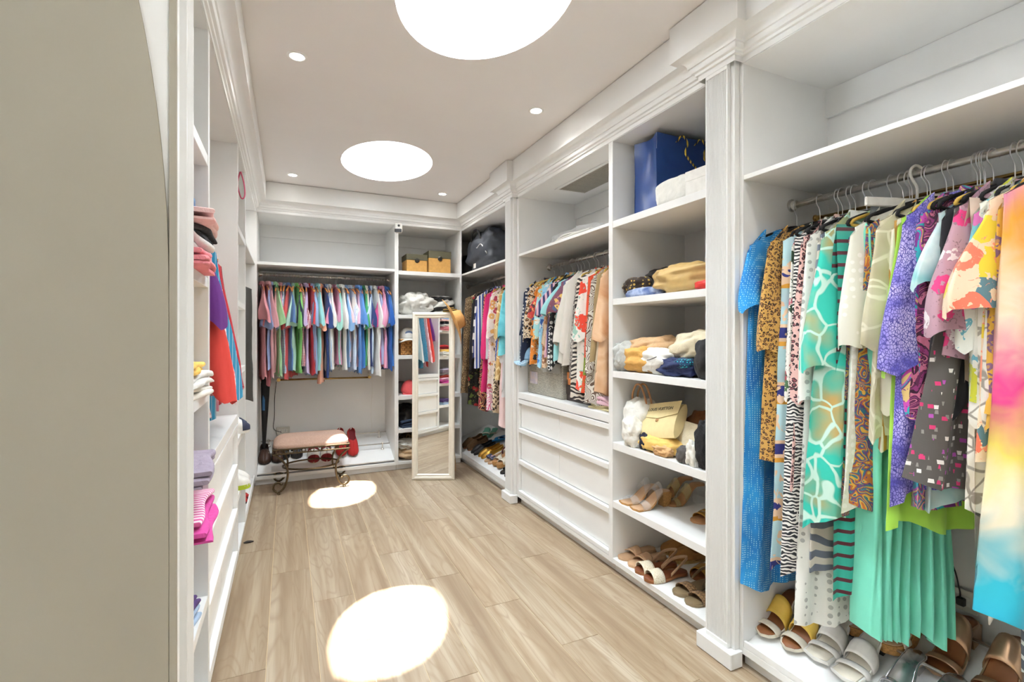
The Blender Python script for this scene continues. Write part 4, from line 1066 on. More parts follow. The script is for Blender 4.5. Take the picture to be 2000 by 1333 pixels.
# ---- shoes below the near dresses (right, slanted floor)
P3 = lambda x, y: (x, y, rr(x))
def yellow_sandal(d): sandal(d, .245, .088, .075, .010, sole=M_cream, bed=M_brownbed, straps=((.20, .12, .030, M_cream), (.47, .24, .055, M_yel)), heel=(.9, M_cream))
pair('white sandal with a broad yellow band and brown footbed', P3(1.80, 1.278), RR, .100, yellow_sandal, SLR*.55, dl=(-.005, .005))
def braided(d): sandal(d, .250, .090, .060, .012, 'square', sole=M_whitel, bed=M_foot, straps=((.24, .10, .026, M_whitel, .02, .16), (.46, .20, .045, M_whitel, .0, .14)), heel=(.9, M_black))
pair('white braided square-toe mule', P3(1.83, 1.085), RR, .105, braided, SLR*.55, dl=(0, -.01))
def silver(d): sandal(d, .245, .082, .055, .010, 'round', sole=M_silver, bed=M_silver, straps=((.26, .09, .030, M_clearp), (.34, .05, .034, M_silver)), heel=(.7, M_silver))
pair('shiny silver mule', P3(1.80, .86), RR, .115, silver, SLR*.55, dl=(.02, .0))
def whitewedge(d):
    sandal(d, .25, .090, .075, .012, sole=M_cork, bed=M_nude, straps=((.24, .16, .032, M_cream), (.56, .15, .05, M_cream)), heel='wedge', platform=.02)
    sling(d, .25, .09, .72, .85, .10, M_cream, h=.05)
pair('cream strap wedge sandal with a cork sole', P3(1.99, 1.05), RR, .105, whitewedge, SLR*.4)
def rosegold(d):
    zf = sandal(d, .25, .090, .08, .010, sole=M_rosegold, bed=M_brownbed, straps=((.22, .11, .030, M_rosegold), (.58, .26, .055, M_rosegold)), heel=(.95, M_rosegold))
    M = Matrix.Translation((0, .085, .0935)) @ Matrix.Rotation(PI/2, 4, 'Z')
    text_mesh('Cali', .028, 'stamped_word', M_rosegold, d, M)
pair('rose gold band sandal with a lettered brown footbed', P3(2.01, .80), RR, .125, rosegold, SLR*.5)
pair('grey satin slide', P3(1.80, .66), RR, .10, lambda d: sandal(d, .245, .085, .03, .012, sole=plain('grey_satin', (160, 166, 172), .35), bed=plain('grey_satin', (160, 166, 172), .35), straps=((.32, .2, .036, M_silver),)), SLR*.7)
# outlet on the right back wall, with a black plug
def outlet(label, loc, rz, plug=True):
    d = thing('wall_outlet', label, 'outlet', loc, rz)
    bx(-.058, 0, -.037, .058, .005, .037, ch=.002).build('plate', plain('outlet_plate', (214, 210, 198), .4), d)
    for sx in (-.019, .021):
        s = bx(sx-.018, -.0015, -.016, sx+.018, 0, .016).build('socket', plain('outlet_white', (230, 228, 220), .4), d)
        for q in (-.006, .006): bx(sx-.006+q*.3, -.002, q-.0012, sx+.004+q*.3, -.0016, q+.0012).build('slot', M_black, s)
    for sx in (-.05, .05): MB().lathe([(.003, 0), (.003, .001)], 8).xf(Matrix.Translation((sx, -.0002, 0)) @ Matrix.Rotation(PI/2, 4, 'X')).build('screw', M_steel, d)
    return d
outlet('wall outlet with a black plug behind the fringed scarf', (2.120, .905, .385), RR)
d = thing('power_plug', 'black power plug with its cord in the right wall outlet', 'plug', (2.112, .884, .385), RR)
bx(-.012, -.016, -.014, .012, 0, .014, ch=.003).build('plug_body', M_black, d)
MB().tube(crvpts([(0, -.012, .014), (0, -.02, .05), (-.03, -.01, .13), (-.12, .002, .20), (-.25, .004, .23)], 5), .0025, 6).build('cord', M_black, d, True)
outlet('small wall outlet behind the bench', (-.036, 5.2355, .375), 0)
# ---- shoes on the white shelf unit (right)
def corkheel(d): sandal(d, .235, .084, .070, .008, 'square', sole=M_cork, bed=M_nude, straps=((.26, .20, .034, M_clearp), (.62, .18, .06, M_clearp)), heel=(.85, M_cork))
pair('cork block-heel sandal with clear plastic straps', (1.745, 2.085, .3945), RR-.05, .098, corkheel)
def clearheel(d): sandal(d, .235, .082, .095, .008, sole=M_tanl, bed=M_tanl, straps=((.24, .12, .030, M_yclear), (.50, .16, .045, M_yclear)), heel=(.8, M_clearp))
pair('tan sandal with yellowed clear straps and a clear heel', (1.955, 2.06, .3945), RR-.20, .110, clearheel)
pair('gold strap flat at the edge of the heel shelf', (1.90, 1.74, .3945), RR+.1, .10, lambda d: sandal(d, .235, .084, .02, .010, sole=M_tanl, bed=M_tanl, straps=((.28, .14, .034, M_goldl), (.4, .1, .04, M_goldl))))
def thong(d): sandal(d, .235, .084, .018, .012, sole=M_nude, bed=M_nude, straps=((.44, .20, .040, M_nude, .0), (.36, .14, .036, M_nude, .05)), heel=(.9, M_nude))
pair('nude suede cross-strap sandal', (1.755, 2.125, .0805), RR-.05, .090, thong)
def espad(d): closed_shoe(d, .25, .092, .060, .018, .40, plain('tan_suede', (170, 122, 66), .85), plain('rope_sole', (196, 164, 108), .9, var=.25, sc=200), M_nude)
pair('tan suede espadrille with a rope sole', (2.01, 2.06, .0805), RR-.30, .105, espad, name='espadrille')
def slingb(d):
    sandal(d, .24, .088, .010, .014, sole=M_brownbed, bed=plain('cognac_footbed', (120, 62, 30), .5), straps=((.24, .26, .044, M_weave, .0, .0, 'vamp'),))
    sling(d, .24, .088, .52, .78, .02, M_nude, h=.055)
pair('metallic woven slingback sandal', (1.735, 1.955, .0805), RR-.15, .088, slingb)
pair('old gold peep-toe flat', (1.97, 1.82, .0805), RR+.3, .10, lambda d: sandal(d, .235, .086, .01, .012, sole=M_brownbed, bed=M_brownbed, straps=((.30, .34, .045, M_goldl, 0, 0, 'vamp'),)))
def taupe(d):
    sandal(d, .24, .086, .020, .011, sole=M_taupe, bed=M_taupe, straps=((.30, .18, .038, M_snake, .03),))
    sling(d, .24, .086, .55, .8, .03, M_taupe, h=.05)
pair('taupe sandal with a snakeskin strap', (1.765, 1.715, .0805), RR-.10, .088, taupe)
# ---- shoes in the far right corner (slanted floor)
def slipper(d): closed_shoe(d, .25, .10, .07, .02, .42, plain('brown_fur', (96, 68, 40), .95, var=.4, sc=180), M_brownbed, M_brownbed)
pair('fluffy brown slipper', P3(1.80, 4.83), RR+.1, .112, slipper, SLR, name='slipper')
pair('pointed black mule', P3(1.80, 4.60), RR, .082, lambda d: closed_shoe(d, .25, .080, .050, .008, .45, M_black, M_black, toe='point'), SLR, name='mule')
pair('pointed metallic gold mule', P3(1.81, 4.42), RR, .082, lambda d: closed_shoe(d, .25, .082, .050, .008, .40, M_goldl, M_goldl, toe='point'), SLR, name='mule')
pair('navy and white flower-knot flat', P3(1.79, 4.23), RR, .088, lambda d: sandal(d, .23, .082, .0, .010, sole=M_nude, bed=M_nude, straps=((.28, .2, .045, fabric('floral', '26304e', 'f0eee8', '7a86a8', 'd9b0b8', s=.5)),)), SLR)
pair('tan criss-cross strap wedge', P3(1.80, 4.03), RR, .095, lambda d: sandal(d, .24, .086, .05, .014, sole=M_cork, bed=M_tanl, straps=((.26, .14, .036, M_cream, .06), (.34, .14, .04, M_cream, -.06), (.62, .1, .05, M_cream)), heel='wedge', platform=.02), SLR*.6)
pair('black strap sandal beside the far pilaster', P3(1.78, 3.82), RR, .09, lambda d: sandal(d, .24, .084, .02, .010, sole=M_black, bed=M_black, straps=((.26, .1, .034, M_black), (.5, .1, .04, M_black))), SLR)
M_teal = plain('sea_green_rubber', (104, 172, 148), .6); M_blue = plain('blue_rubber', (22, 118, 178), .5)
pair('sea green flip-flop', P3(2.0, 4.93), RR+1.0, .085, lambda d: sandal(d, .25, .09, .0, .018, sole=M_teal, bed=M_teal, straps=((.34, .1, .03, M_cream, .05),)), SLR*.8, name='flip_flop')
pair('bright blue rubber sandal', P3(2.02, 4.58), RR-1.1, .085, lambda d: sandal(d, .25, .092, .0, .016, sole=M_blue, bed=M_blue, straps=((.36, .2, .036, M_blue),)), SLR*.8)
pair('burgundy velvet flat', P3(1.97, 4.22), RR+.2, .085, lambda d: closed_shoe(d, .24, .085, .05, .008, .42, plain('burgundy_velvet', (92, 22, 46), .8), M_black), SLR, name='flat_shoe')
# ---- shoes in the back wardrobe (slanted floor, toes to the room)
PB = lambda x, y: (x, y, rb(y))
def loafer(d): closed_shoe(d, .275, .098, .062, .012, .48, M_redsu, M_dred, M_black); 
pair('red suede loafer leaning up on the shoe rail', (.515, 4.935, rb(4.935)+.095), .06, .105, loafer, SLR+.62, name='loafer', dl=(0, -.01))
def brogue(d): closed_shoe(d, .285, .100, .080, .016, .58, M_whitel, M_whitel, toecap=M_dred, tongue=M_dred, laces=M_whitel)
pair('red and white wingtip golf shoe', (.277, 4.945, rb(4.945)+.010), .0, .112, brogue, SLR+.12, name='golf_shoe')
pair('black lace-up shoe under the bench', (.025, 5.03, rb(5.03)), .0, .11, lambda d: closed_shoe(d, .28, .098, .07, .016, .55, M_black, M_black, laces=M_black), SLR, name='dress_shoe')
pair('dark brown shoe at the left end of the shoe rail', (-.135, 4.99, rb(4.99)), .05, .105, lambda d: closed_shoe(d, .28, .098, .066, .014, .5, plain('dark_brown_leather', (64, 40, 28), .45), M_black), SLR, name='dress_shoe')
# ---- sneakers on the left
def sneaker(d): closed_shoe(d, .27, .098, .085, .026, .55, M_whitel, M_whitel, toecap=plain('navy_mesh', (44, 52, 78), .7), laces=M_whitel)
pair('white and navy sneaker on the upper left shelf', (-.35, 3.40, .7165), PI/2+.2, .115, sneaker, name='sneaker')
def sneaker2(d): closed_shoe(d, .27, .098, .085, .026, .55, M_whitel, plain('lime_sole', (176, 196, 40), .6), laces=plain('grey_lace', (90, 90, 90), .7))
pair('white sneaker with a dark tongue on the lower left shelf', (-.34, 3.36, .3945), PI/2+.1, .115, sneaker2, name='sneaker')
pair('red shoe in the far left corner bay', (-.39, 4.10, .0815), PI/2, .11, lambda d: closed_shoe(d, .26, .095, .06, .014, .5, M_redsu, M_black), name='loafer')
# ================================================================ BACK WALL THINGS
M_bronze = plain('antique_bronze', (92, 78, 58), .38, .85, var=.15); M_seat = None
def seat_mat():
    t = NT('seat_fabric'); v = t.coord((1, 1, 1))
    n = t.n('ShaderNodeTexNoise', {'Vector': v, 'Scale': 260.0, 'Detail': 2.0}); b = t.n('ShaderNodeTexNoise', {'Vector': v, 'Scale': 9.0})
    c = t.ramp((n, 'Fac'), [(.3, srgb((158, 124, 108))), (.7, srgb((196, 164, 148)))])
    c = t.mix(t.math('MULTIPLY', (b, 'Fac'), .3), c, srgb((206, 170, 142)))
    return t.out(c, .9, 0, (n, 'Fac'), .4, .001)
bench = thing('bench', 'small scrolled iron bench with a pinkish brown upholstered seat', 'bench', (.19, 4.60, 0))
G = []
R = []
for i in range(15):
    t = i/14; z = .372 + .075*math.sin(t*PI/2)**1.0
    k = 1.0 if t < .35 else math.cos((t-.35)/.65*PI/2*.92)
    k = .30 + .70*k if t > .35 else 1.0
    hx, hy = .297*(1 if t < .3 else 1-.32*((t-.3)/.7)**2.2), .190*(1 if t < .2 else 1-.55*((t-.2)/.8)**2.2)
    z = .372 + (.066*t if t < .5 else .033 + .043*math.sin((t-.5)/.5*PI/2))
    ring = []
    for j in range(40):
        a = 2*PI*j/40; c, s = math.cos(a), math.sin(a)
        ring.append((math.copysign(abs(c)**.35, c)*hx, math.copysign(abs(s)**.35, s)*hy, z))
    R.append(ring)
MB().loft(R, True, True).build('seat_cushion', seat_mat(), bench, 'auto')
fr = MB()
for z in (.366, .330):
    P = [(-.296, -.189, z), (.296, -.189, z), (.296, .189, z), (-.296, .189, z)]
    for a in range(4): fr.tube([P[a], P[(a+1) % 4]], .0065, 6)
fr.build('seat_frame', M_bronze, bench)
tor = MB().tube([(.0145*math.cos(2*PI*k/12), 0, .0145*math.sin(2*PI*k/12)) for k in range(12)], .0038, 5, closed=True).mesh('frame_ring', M_bronze, True)
for k in range(9):
    for y in (-.189, .189): inst('frame_ring', tor, bench, (-.26 + .065*k, y, .348))
for y in (-.12, -.04, .04, .12):
    for x in (-.296, .296): inst('frame_ring', tor, bench, (x, y, .348), (0, 0, PI/2))
leg = [(-.101,.325),(-.075,.31),(-.042,.28),(-.005,.221),(.004,.164),(-.005,.100),(-.028,.045),(-.064,.020),(-.096,.036),(-.105,.067),(-.087,.093),(-.060,.096),(-.045,.084)]
for sx in (-1, 1):
    for sy, y in ((-1, -.18), (1, .16)):
        pts = [(( (x - .19) if sx < 0 else -(x - .19) ), y, z) for x, z in leg]
        L_ = MB().tube(crvpts(pts, 5), .0085, 8).build('leg', M_bronze, bench, True)
        xx, zz = pts[-1][0], pts[-1][2]
        MB().lathe([(.004, -.010), (.011, -.006), (.012, .002), (.006, .010)], 10, (xx, y, zz)).build('scroll_knob', M_bronze, L_, True)
        MB().lathe([(.013, .001), (.014, .006), (.008, .013)], 10, (pts[7][0], y, 0)).build('foot_pad', M_bronze, L_, True)
MB().tube([(.225*math.cos(2*PI*k/40) + 0.0, -.01 + .17*math.sin(2*PI*k/40)*1.0, .185) for k in range(40)], .0075, 8, closed=True).build('stretcher_ring', M_bronze, bench, True)
# leaning cheval mirror
M_frame = plain('cream_frame', (238, 230, 214), .42, var=.03)
mm = NT('mirror_glass'); mnz = mm.n('ShaderNodeTexNoise', {'Scale': 2.0}); M_mirror = mm.out(mm.ramp((mnz, 'Fac'), [(0, (.90, .92, .91, 1)), (1, (.93, .94, .93, 1))]), .01, 1.0)
mir = thing('floor_mirror', 'tall cream-framed floor mirror leaning in front of the back shelves', 'mirror', (1.198, 4.306, 0.001), (-.022, 0, -TH))
w, H = .1915, 1.508
fp = [(0, 0), (0, .018), (.008, .026), (.022, .028), (.034, .020), (.044, .022), (.053, .012), (.053, 0)]   # (inward, proud)
def frame_side(p0, p1, i0, i1):
    """frame member from corner p0 to p1 (xz), mitred; i0, i1 inward diagonal directions"""
    r = []
    for p, d_ in ((p0, i0), (p1, i1)): r.append([(p[0] + d_[0]*a, -b, p[1] + d_[1]*a) for a, b in fp])
    return MB().loft(r, True, True)
C4 = [(-w, 0), (w, 0), (w, H), (-w, H)]; D4 = [(1, 1), (-1, 1), (-1, -1), (1, -1)]
for k in range(4): frame_side(C4[k], C4[(k+1) % 4], D4[k], D4[(k+1) % 4]).build('frame_member', M_frame, mir)
bx(-w+.045, -.010, .045, w-.045, -.006, H-.045).build('glass', M_mirror, mir)
bx(-w+.004, -.0055, .004, w-.004, .004, H-.004).build('backing', plain('mdf_back', (150, 120, 88), .8), mir)
MB().tube([(.165, .29, .004), (.10, .03, 1.15)], .010, 6).build('easel_leg', plain('pine_leg', (206, 178, 138), .6), mir)
# straw hat on the mirror corner
M_straw = plain('tan_straw', (214, 160, 92), .8, var=.12, sc=140, bs=.3)
hat = thing('sun_hat', 'tan brimmed hat hung over the top right corner of the mirror', 'hat', (1.375, 4.255, 1.43), (0, 0, 0))
zax = Vector((.86, -.33, .38)).normalized()
hat.rotation_mode = 'QUATERNION'
xax = Vector((-.39, .10, .93)); xax = (xax - zax*xax.dot(zax)).normalized(); yax = zax.cross(xax)
hat.rotation_quaternion = Matrix((xax, yax, zax)).transposed().to_quaternion()
R = []
for i in range(9):
    t = i/8; r = .082 + .128*t
    R.append([(r*math.cos(a)*1.05, r*math.sin(a)*.85, .022*math.cos(2*a)*-t*t*1.2 + .004*t) for a in [2*PI*j/40 for j in range(40)]])
mb = MB(); mb.loft(R, True, False)
mb.loft([[(x, y, z-.003) for x, y, z in r] for r in R][::-1], True, False)
mb.loft([R[-1], [(x, y, z-.003) for x, y, z in R[-1]]], True, False)
mb.build('brim', M_straw, hat, True)
MB().loft([[(r*math.cos(a)*1.08, r*math.sin(a)*.9*(1-.12*(k > 2)), z - (.02*math.cos(a)**2 if k > 3 else 0)) for a in [2*PI*j/32 for j in range(32)]] for k, (r, z) in enumerate([(.084, 0), (.080, .035), (.074, .070), (.066, .092), (.046, .103), (.018, .098), (.002, .095)])], True, True).build('crown', M_straw, hat, True)
MB().tube(crvpts([(-.02, -.082, .0), (-.06, -.075, -.05), (-.10, -.06, -.075), (-.12, -.05, -.06)], 5), .0016, 5).build('chin_cord', M_black, hat, True)
# kraft boxes with green lids
M_kraft = plain('kraft_board', (196, 148, 78), .75, var=.08, sc=50); M_glid = plain('olive_lid', (84, 80, 58), .6)
for (lab, x, y, w_, h_) in (('smaller brown kraft box with an olive lid on the top back shelf', 1.180, 4.955, .205, .185), ('larger brown kraft box with an olive lid on the top back shelf', 1.405, 4.915, .225, .225)):
    d = thing('storage_box', lab, 'box', (x, y, 1.9265), 0)
    b = .11
    bx(-w_/2, -b, 0, w_/2, b, h_*.96, ch=.002).build('box_body', M_kraft, d)
    ld = bx(-w_/2-.004, -b-.004, h_*.68, w_/2+.004, b+.004, h_, ch=.002).build('lid', M_glid, d)
    MB().loft([[(.0 + r*math.cos(2*PI*j/6+PI/6), -b-.0045 - q, h_*.66 + r*math.sin(2*PI*j/6+PI/6)) for j in range(6)] for r, q in ((.026, 0), (.026, .003), (.018, .006))], True, True).build('clasp', plain('dark_clasp', (60, 58, 52), .4, .6), d)
    bx(-w_/2-.001, -b-.001, 0, w_/2+.001, b+.001, .010).build('base_band', M_glid, d)
# security camera
d = thing('security_camera', 'small white security camera on the post above the back shelves', 'camera', (.957, 4.655, 2.315), -.35)
bx(-.034, -.03, -.046, .034, .02, .046, ch=.010).build('housing', M_whitel, d)
MB().lathe([(.011, 0), (.011, .006), (.007, .008)], 14).xf(Matrix.Translation((.008, -.029, .018)) @ Matrix.Rotation(PI/2, 4, 'X')).build('lens', M_black, d, 'auto')
bx(-.032, -.033, -.044, .032, -.0292, -.012, ch=.003).build('speaker_panel', M_black, d)
MB().tube([(0, .02, -.02), (-.02, .082, -.01)], .010, 8).build('mount', M_whitel, d, True)
M_linen = plain('white_linen', (238, 236, 228), .9, var=.04); M_cotton = plain('cream_cotton', (232, 220, 190), .9, var=.05)
softthing('crumpled white drawstring bag on the back shelf', (1.195, 4.93, 1.5005), .1, (.165, .14, .225), M_linen, 3, amp=.20, e1=.9)
softthing('white bag with black printed arcs on the back shelf', (1.455, 4.98, 1.5005), 0, (.125, .14, .205), fabric('zebra', 'f0efe9', '1f1d1d', s=2.6), 5, amp=.15)
softthing('black and yellow striped scarf under the printed bag', (1.52, 4.83, 1.5005), 0, (.075, .06, .08), fabric('hstripe', '2a2320', 'd8a83a', s=.4), 6, name='scarf', cat='scarf')
# basket, caps
def wicker():
    t = NT('wicker'); c = t.coord((1, 1, 1))
    br = t.n('ShaderNodeTexChecker', {'Vector': t.n('ShaderNodeMapping', {'Vector': c, 'Scale': (1, 1, 1)}), 'Scale': 46.0, 'Color1': srgb((186, 126, 62)), 'Color2': srgb((120, 74, 34))})
    n = t.n('ShaderNodeTexNoise', {'Scale': 80.0})
    return t.out(t.mix(.25, br, t.ramp((n, 'Fac'), [(.3, srgb((210, 156, 92))), (.7, srgb((150, 96, 48)))])), .7, 0, (br, 'Fac'), .6, .003)
M_wick = wicker()
d = thing('wicker_basket', 'square woven wicker basket on the back shelf', 'basket', (1.135, 4.90, 1.1065), 0)
bx(-.125, -.10, 0, .125, .10, .150, ch=.006).build('basket_body', M_wick, d)
strip = bx(-.02, -.003, -.0045, .02, 0, .0045, ch=.0012).mesh('weave_strip', plain('wicker_light', (202, 146, 80), .65, var=.15), False)
for r_ in range(7):
    for c_ in range(5):
        hz = (r_ + c_) % 2
        inst('weave_strip', strip, d, (-.100 + .05*c_, -.1015, .018 + .0195*r_), (0, 0 if hz else PI/2, 0), None if hz else (.45, 1, 1))
MB().tube([(-.127, -.102, .150), (.127, -.102, .150), (.127, .102, .150), (-.127, .102, .150)], .007, 6, closed=True).build('rim', plain('wicker_light', (202, 146, 80), .65), d)
def cap(label, loc, rz, mat, brim=None, rx=0.0, logo=None, sc=1.0):
    d = thing('cap', label, 'cap', loc, (rx, 0, rz)); d.scale = (sc, sc, sc)
    R = [[(.088*math.cos(t)**.8*math.cos(a), .100*math.cos(t)**.8*math.sin(a), .115*math.sin(t)**.9 + .0) for a in [2*PI*j/28 for j in range(28)]] for t in [PI/2*i/9*.985 for i in range(10)]]
    MB().loft(R, True, True).build('crown', mat, d, True)
    G = []
    for i in range(9):
        f = i/8; row = []
        for j in range(15):
            a = PI + PI*(.06 + .88*j/14)
            r0 = .086; ext = .078*math.sin((a-PI))**.7
            x = (r0 + ext*f*.35)*math.cos(a); y = .098*math.sin(a) - ext*f
            row.append((x, y, .006 - .028*(x/.088)**2*f - .014*f))
        G.append(row)
    MB().sheet(G, .003).build('visor', brim or mat, d, True)
    MB().lathe([(.008, 0), (.007, .004), (.001, .006)], 10, (0, 0, .114)).build('button', brim or mat, d, True)
    if logo: MB().lathe([(.024, 0), (.024, .002), (.018, .003)], 16).xf(Matrix.Translation((0, -.084, .062)) @ Matrix.Rotation(PI/2+.35, 4, 'X') @ Matrix.Scale(1.5, 4, (1,0,0))).build('badge', logo, d)
    return d
cap('white cap with a blue badge on the wicker basket', (1.10, 4.90, 1.262), -.1, M_whitel, logo=plain('blue_badge', (110, 132, 170), .6))
cap('coral pink cap on the back shelf', (1.12, 4.90, .735), .15, plain('coral_cotton', (238, 96, 96), .8), rx=.25)
cap('grey cap with white edging behind the coral cap', (1.06, 5.03, .7165), -.5, plain('grey_cotton', (120, 112, 112), .85), M_whitel)
cap('camouflage patterned cap behind the coral cap', (1.26, 5.08, .7165), .3, fabric('tiedye', '4a4636', '7c7452', 'a89a74'))
softthing('black leather bag in the pile behind the mirror', (1.10, 4.97, .3945), .2, (.13, .16, .20), M_black, 8, name='handbag')
softthing('brown patent pouch in the pile behind the mirror', (1.22, 4.90, .47), .2, (.08, .08, .10), plain('caramel_leather', (150, 98, 54), .3), 9, name='pouch')
foldthing('folded dark navy jeans behind the mirror', (1.16, 4.80, .3945), .1, .30, .2, .075, plain('navy_denim', (48, 62, 84), .85), 3)
softthing('beige canvas bag on the bottom back shelf', (1.13, 4.88, .0805), .1, (.15, .12, .11), plain('beige_canvas', (206, 176, 140), .9), 10)
softthing('leopard print bag on the bottom back shelf', (1.20, 5.05, .0805), .1, (.15, .13, .22), fabric('leopard', '8a6a44', '5a4028', '241a12'), 11, name='handbag')
softthing('white strap bundle on the bottom back shelf', (1.08, 4.88, .18), .4, (.10, .09, .08), M_linen, 12, amp=.25, name='bag')
# umbrella and cords
d = thing('umbrella', 'long folded black umbrella standing at the left end of the shirts', 'umbrella', (-.195, 4.99, rb(4.99)+.002), (.0, .018, 0))
R = [[(r*math.cos(2*PI*j/20)*(1+.10*math.cos(5*2*PI*j/20)), r*math.sin(2*PI*j/20), z) for j in range(20)] for r, z in [(.004, 0), (.005, .06), (.013, .10), (.022, .30), (.032, .52), (.036, .66), (.028, .72), (.010, .75)]]
MB().loft(R, True, True).build('canopy', plain('black_nylon', (28, 29, 32), .6), d, True)
MB().tube([(0, 0, .74), (0, 0, .80), (.0, 0, .84)], .009, 8).build('handle', M_black, d, True)
MB().loft([[(.0325*math.cos(a)*k, .0325*math.sin(a)*k, z) for a in [-2.2+.08*j for j in range(10)]] for k, z in ((.93, .42), (1.0, .56))], False).build('strap_band', plain('blue_print', (58, 110, 160), .6), d)
d = MB().tube(crvpts([(-.095, 5.238, .855), (-.11, 5.236, .70), (-.112, 5.237, .52), (-.118, 5.236, .40), (-.05, 5.234, .36)], 6), .0028, 6).build('wall_cable', M_black); tag(d, 'dark cord hanging from the low brass bar down the back wall', 'cord')
d = MB().tube(crvpts([(.80, 5.236, .92), (.805, 5.236, .70), (.79, 5.236, .52), (.80, 5.236, .36), (.79, 5.234, .31)], 6), .0018, 5).build('thin_cable', M_linen); tag(d, 'thin pale cable running down the right of the back wall', 'cable')
# ================================================================ RIGHT ROW THINGS
# duffel bag in the far corner
d = thing('duffel_bag', 'large dark grey duffel bag on the top shelf of the far corner', 'bag', (1.865, 4.50, 1.9265), RR)
M_duf = plain('slate_nylon', (62, 66, 74), .6, var=.1)
soft(.33, .19, .38, 21, amp=.13, e1=.6, e2=.6).build('bag_body', M_duf, d, True)
MB().tube(crvpts([(-.20, -.15, .28), (-.10, -.19, .38), (.02, -.18, .40), (.10, -.17, .30)], 5), .012, 7).build('handle', plain('black_strap', (34, 35, 38), .7), d, True)
MB().tube(crvpts([(.0, -.185, .30), (.06, -.20, .22), (.16, -.195, .24), (.25, -.17, .14)], 5), .006, 6).build('zipper', M_steel, d, True)
bx(-.02, -.205, .03, .03, -.198, .075, ch=.002).build('luggage_tag', M_whitel, d)
softthing('black soft bag behind the duffel in the far corner', (1.80, 5.02, 1.9265), 0, (.13, .15, .23), M_black, 22, name='soft_bag')
# plastic packet on the drawer unit shelf
o = soft(.26, .13, .055, 31, amp=.10, e1=.5, e2=.5, freq=5).build('plastic_packet', M_clearp, smooth=True); o.location = (1.76, 2.70, 1.9265); o.rotation_euler = (0, 0, RR)
tag(o, 'clear plastic packet of folded linen on the shelf under the vent', 'packet')
foldthing('folded pale linen inside the clear packet', (1.665, 2.70, 1.934), RR, .44, .19, .030, M_linen, 5)
# air vent
d = thing('air_vent', 'metal ceiling vent grille above the drawer unit hanging space', 'vent', (1.90, 2.76, ZT))
x0, x1, y0, y1 = -.135, .135, -.345, .345
for a in ((x0, y0, x1, y0+.025), (x0, y1-.025, x1, y1), (x0, y0+.025, x0+.025, y1-.025), (x1-.025, y0+.025, x1, y1-.025)):
    bx(a[0], a[1], -.006, a[2], a[3], -.0005, ch=.001).build('vent_frame', M_white, d)
sl = MB().loft([[(-.0022, -.319, -.0012), (.0018, -.319, -.0012), (.0022, -.319, -.0055), (-.0018, -.319, -.0055)], [(-.0022, .319, -.0012), (.0018, .319, -.0012), (.0022, .319, -.0055), (-.0018, .319, -.0055)]], True, True).mesh('vent_slat', plain('vent_metal', (196, 190, 178), .5))
for k in range(17): inst('vent_slat', sl, d, (-.104 + .013*k, 0, 0))
bx(x0+.025, y0+.025, -.0009, x1-.025, y1-.025, -.0004).build('vent_shade_sheet', plain('vent_shade_paint', (22, 21, 20), .8), d)  # flat dark sheet: the shade between the slats is painted, no duct is modelled
# storage boxes on the drawer counter
def woven_grey():
    t = NT('grey_weave'); v = t.coord((1, 1, 1))
    b = t.n('ShaderNodeTexBrick', {'Vector': t.n('ShaderNodeMapping', {'Vector': v, 'Rotation': (PI/2, 0, 0), 'Scale': (1, 1, 1)}), 'Scale': 30.0, 'Color1': srgb((196, 190, 174)), 'Color2': srgb((168, 164, 152)), 'Mortar': srgb((120, 116, 106)), 'Mortar Size': .03})
    return t.out(b, .7, 0, (b, 'Fac'), -.5, .002)
d = thing('woven_box', 'grey woven storage box with a flap lid on the drawer counter', 'box', (1.855, 3.125, .8625), RR)
bx(-.262, -.165, 0, .262, .165, .225, ch=.006).build('box_body', woven_grey(), d)
bx(-.268, -.170, .2255, .268, .168, .245, ch=.005).build('lid', plain('grey_lid', (156, 154, 146), .7), d)
bx(.0, -.178, .175, .25, -.1712, .243, ch=.002).build('lid_flap', plain('grey_lid', (156, 154, 146), .7), d)
bx(-.215, -.169, .075, -.095, -.1655, .165, ch=.001).build('photo_card', fabric('tiedye', 'e8e2d6', 'b9b4c6', 'd9c2b4', s=.5), d)
cap('pale blue denim cap with a sequined visor on the woven box', (1.715, 3.30, 1.108), RR-.9, plain('faded_denim', (112, 146, 172), .85), fabric('dots', '8fb0c6', 'f0f4f6', s=.35))
for lab, z, h_, m in (('flat dark brown box at the bottom of the stack beside the woven box', .8625, .105, plain('espresso_card', (58, 46, 40), .6)), ('orange gift box between two dark boxes', .968, .085, plain('orange_card', (238, 150, 84), .55)), ('dark brown box on top of the orange one', 1.0535, .075, plain('espresso_card', (58, 46, 40), .6))):
    d = thing('gift_box', lab, 'box', (1.865, 2.68 if z < .9 else 2.73, z), RR)
    ww = .165 if z < .9 else .105
    bx(-ww, -.15, 0, ww, .15, h_*.7, ch=.002).build('box_base', m, d)
    bx(-ww-.004, -.154, h_*.42, ww+.004, .154, h_, ch=.002).build('lid', m, d)
foldthing('yellow edged folded cloth on the drawer counter', (1.665, 2.395, .8625), RR, .22, .22, .03, plain('pale_yellow_cloth', (228, 216, 168), .9), 7, n=2)
foldthing('pale pink folded cloth with red piping on the drawer counter', (1.67, 2.375, .893), RR, .21, .21, .045, plain('pale_pink_cloth', (236, 196, 208), .9), 8, n=2)
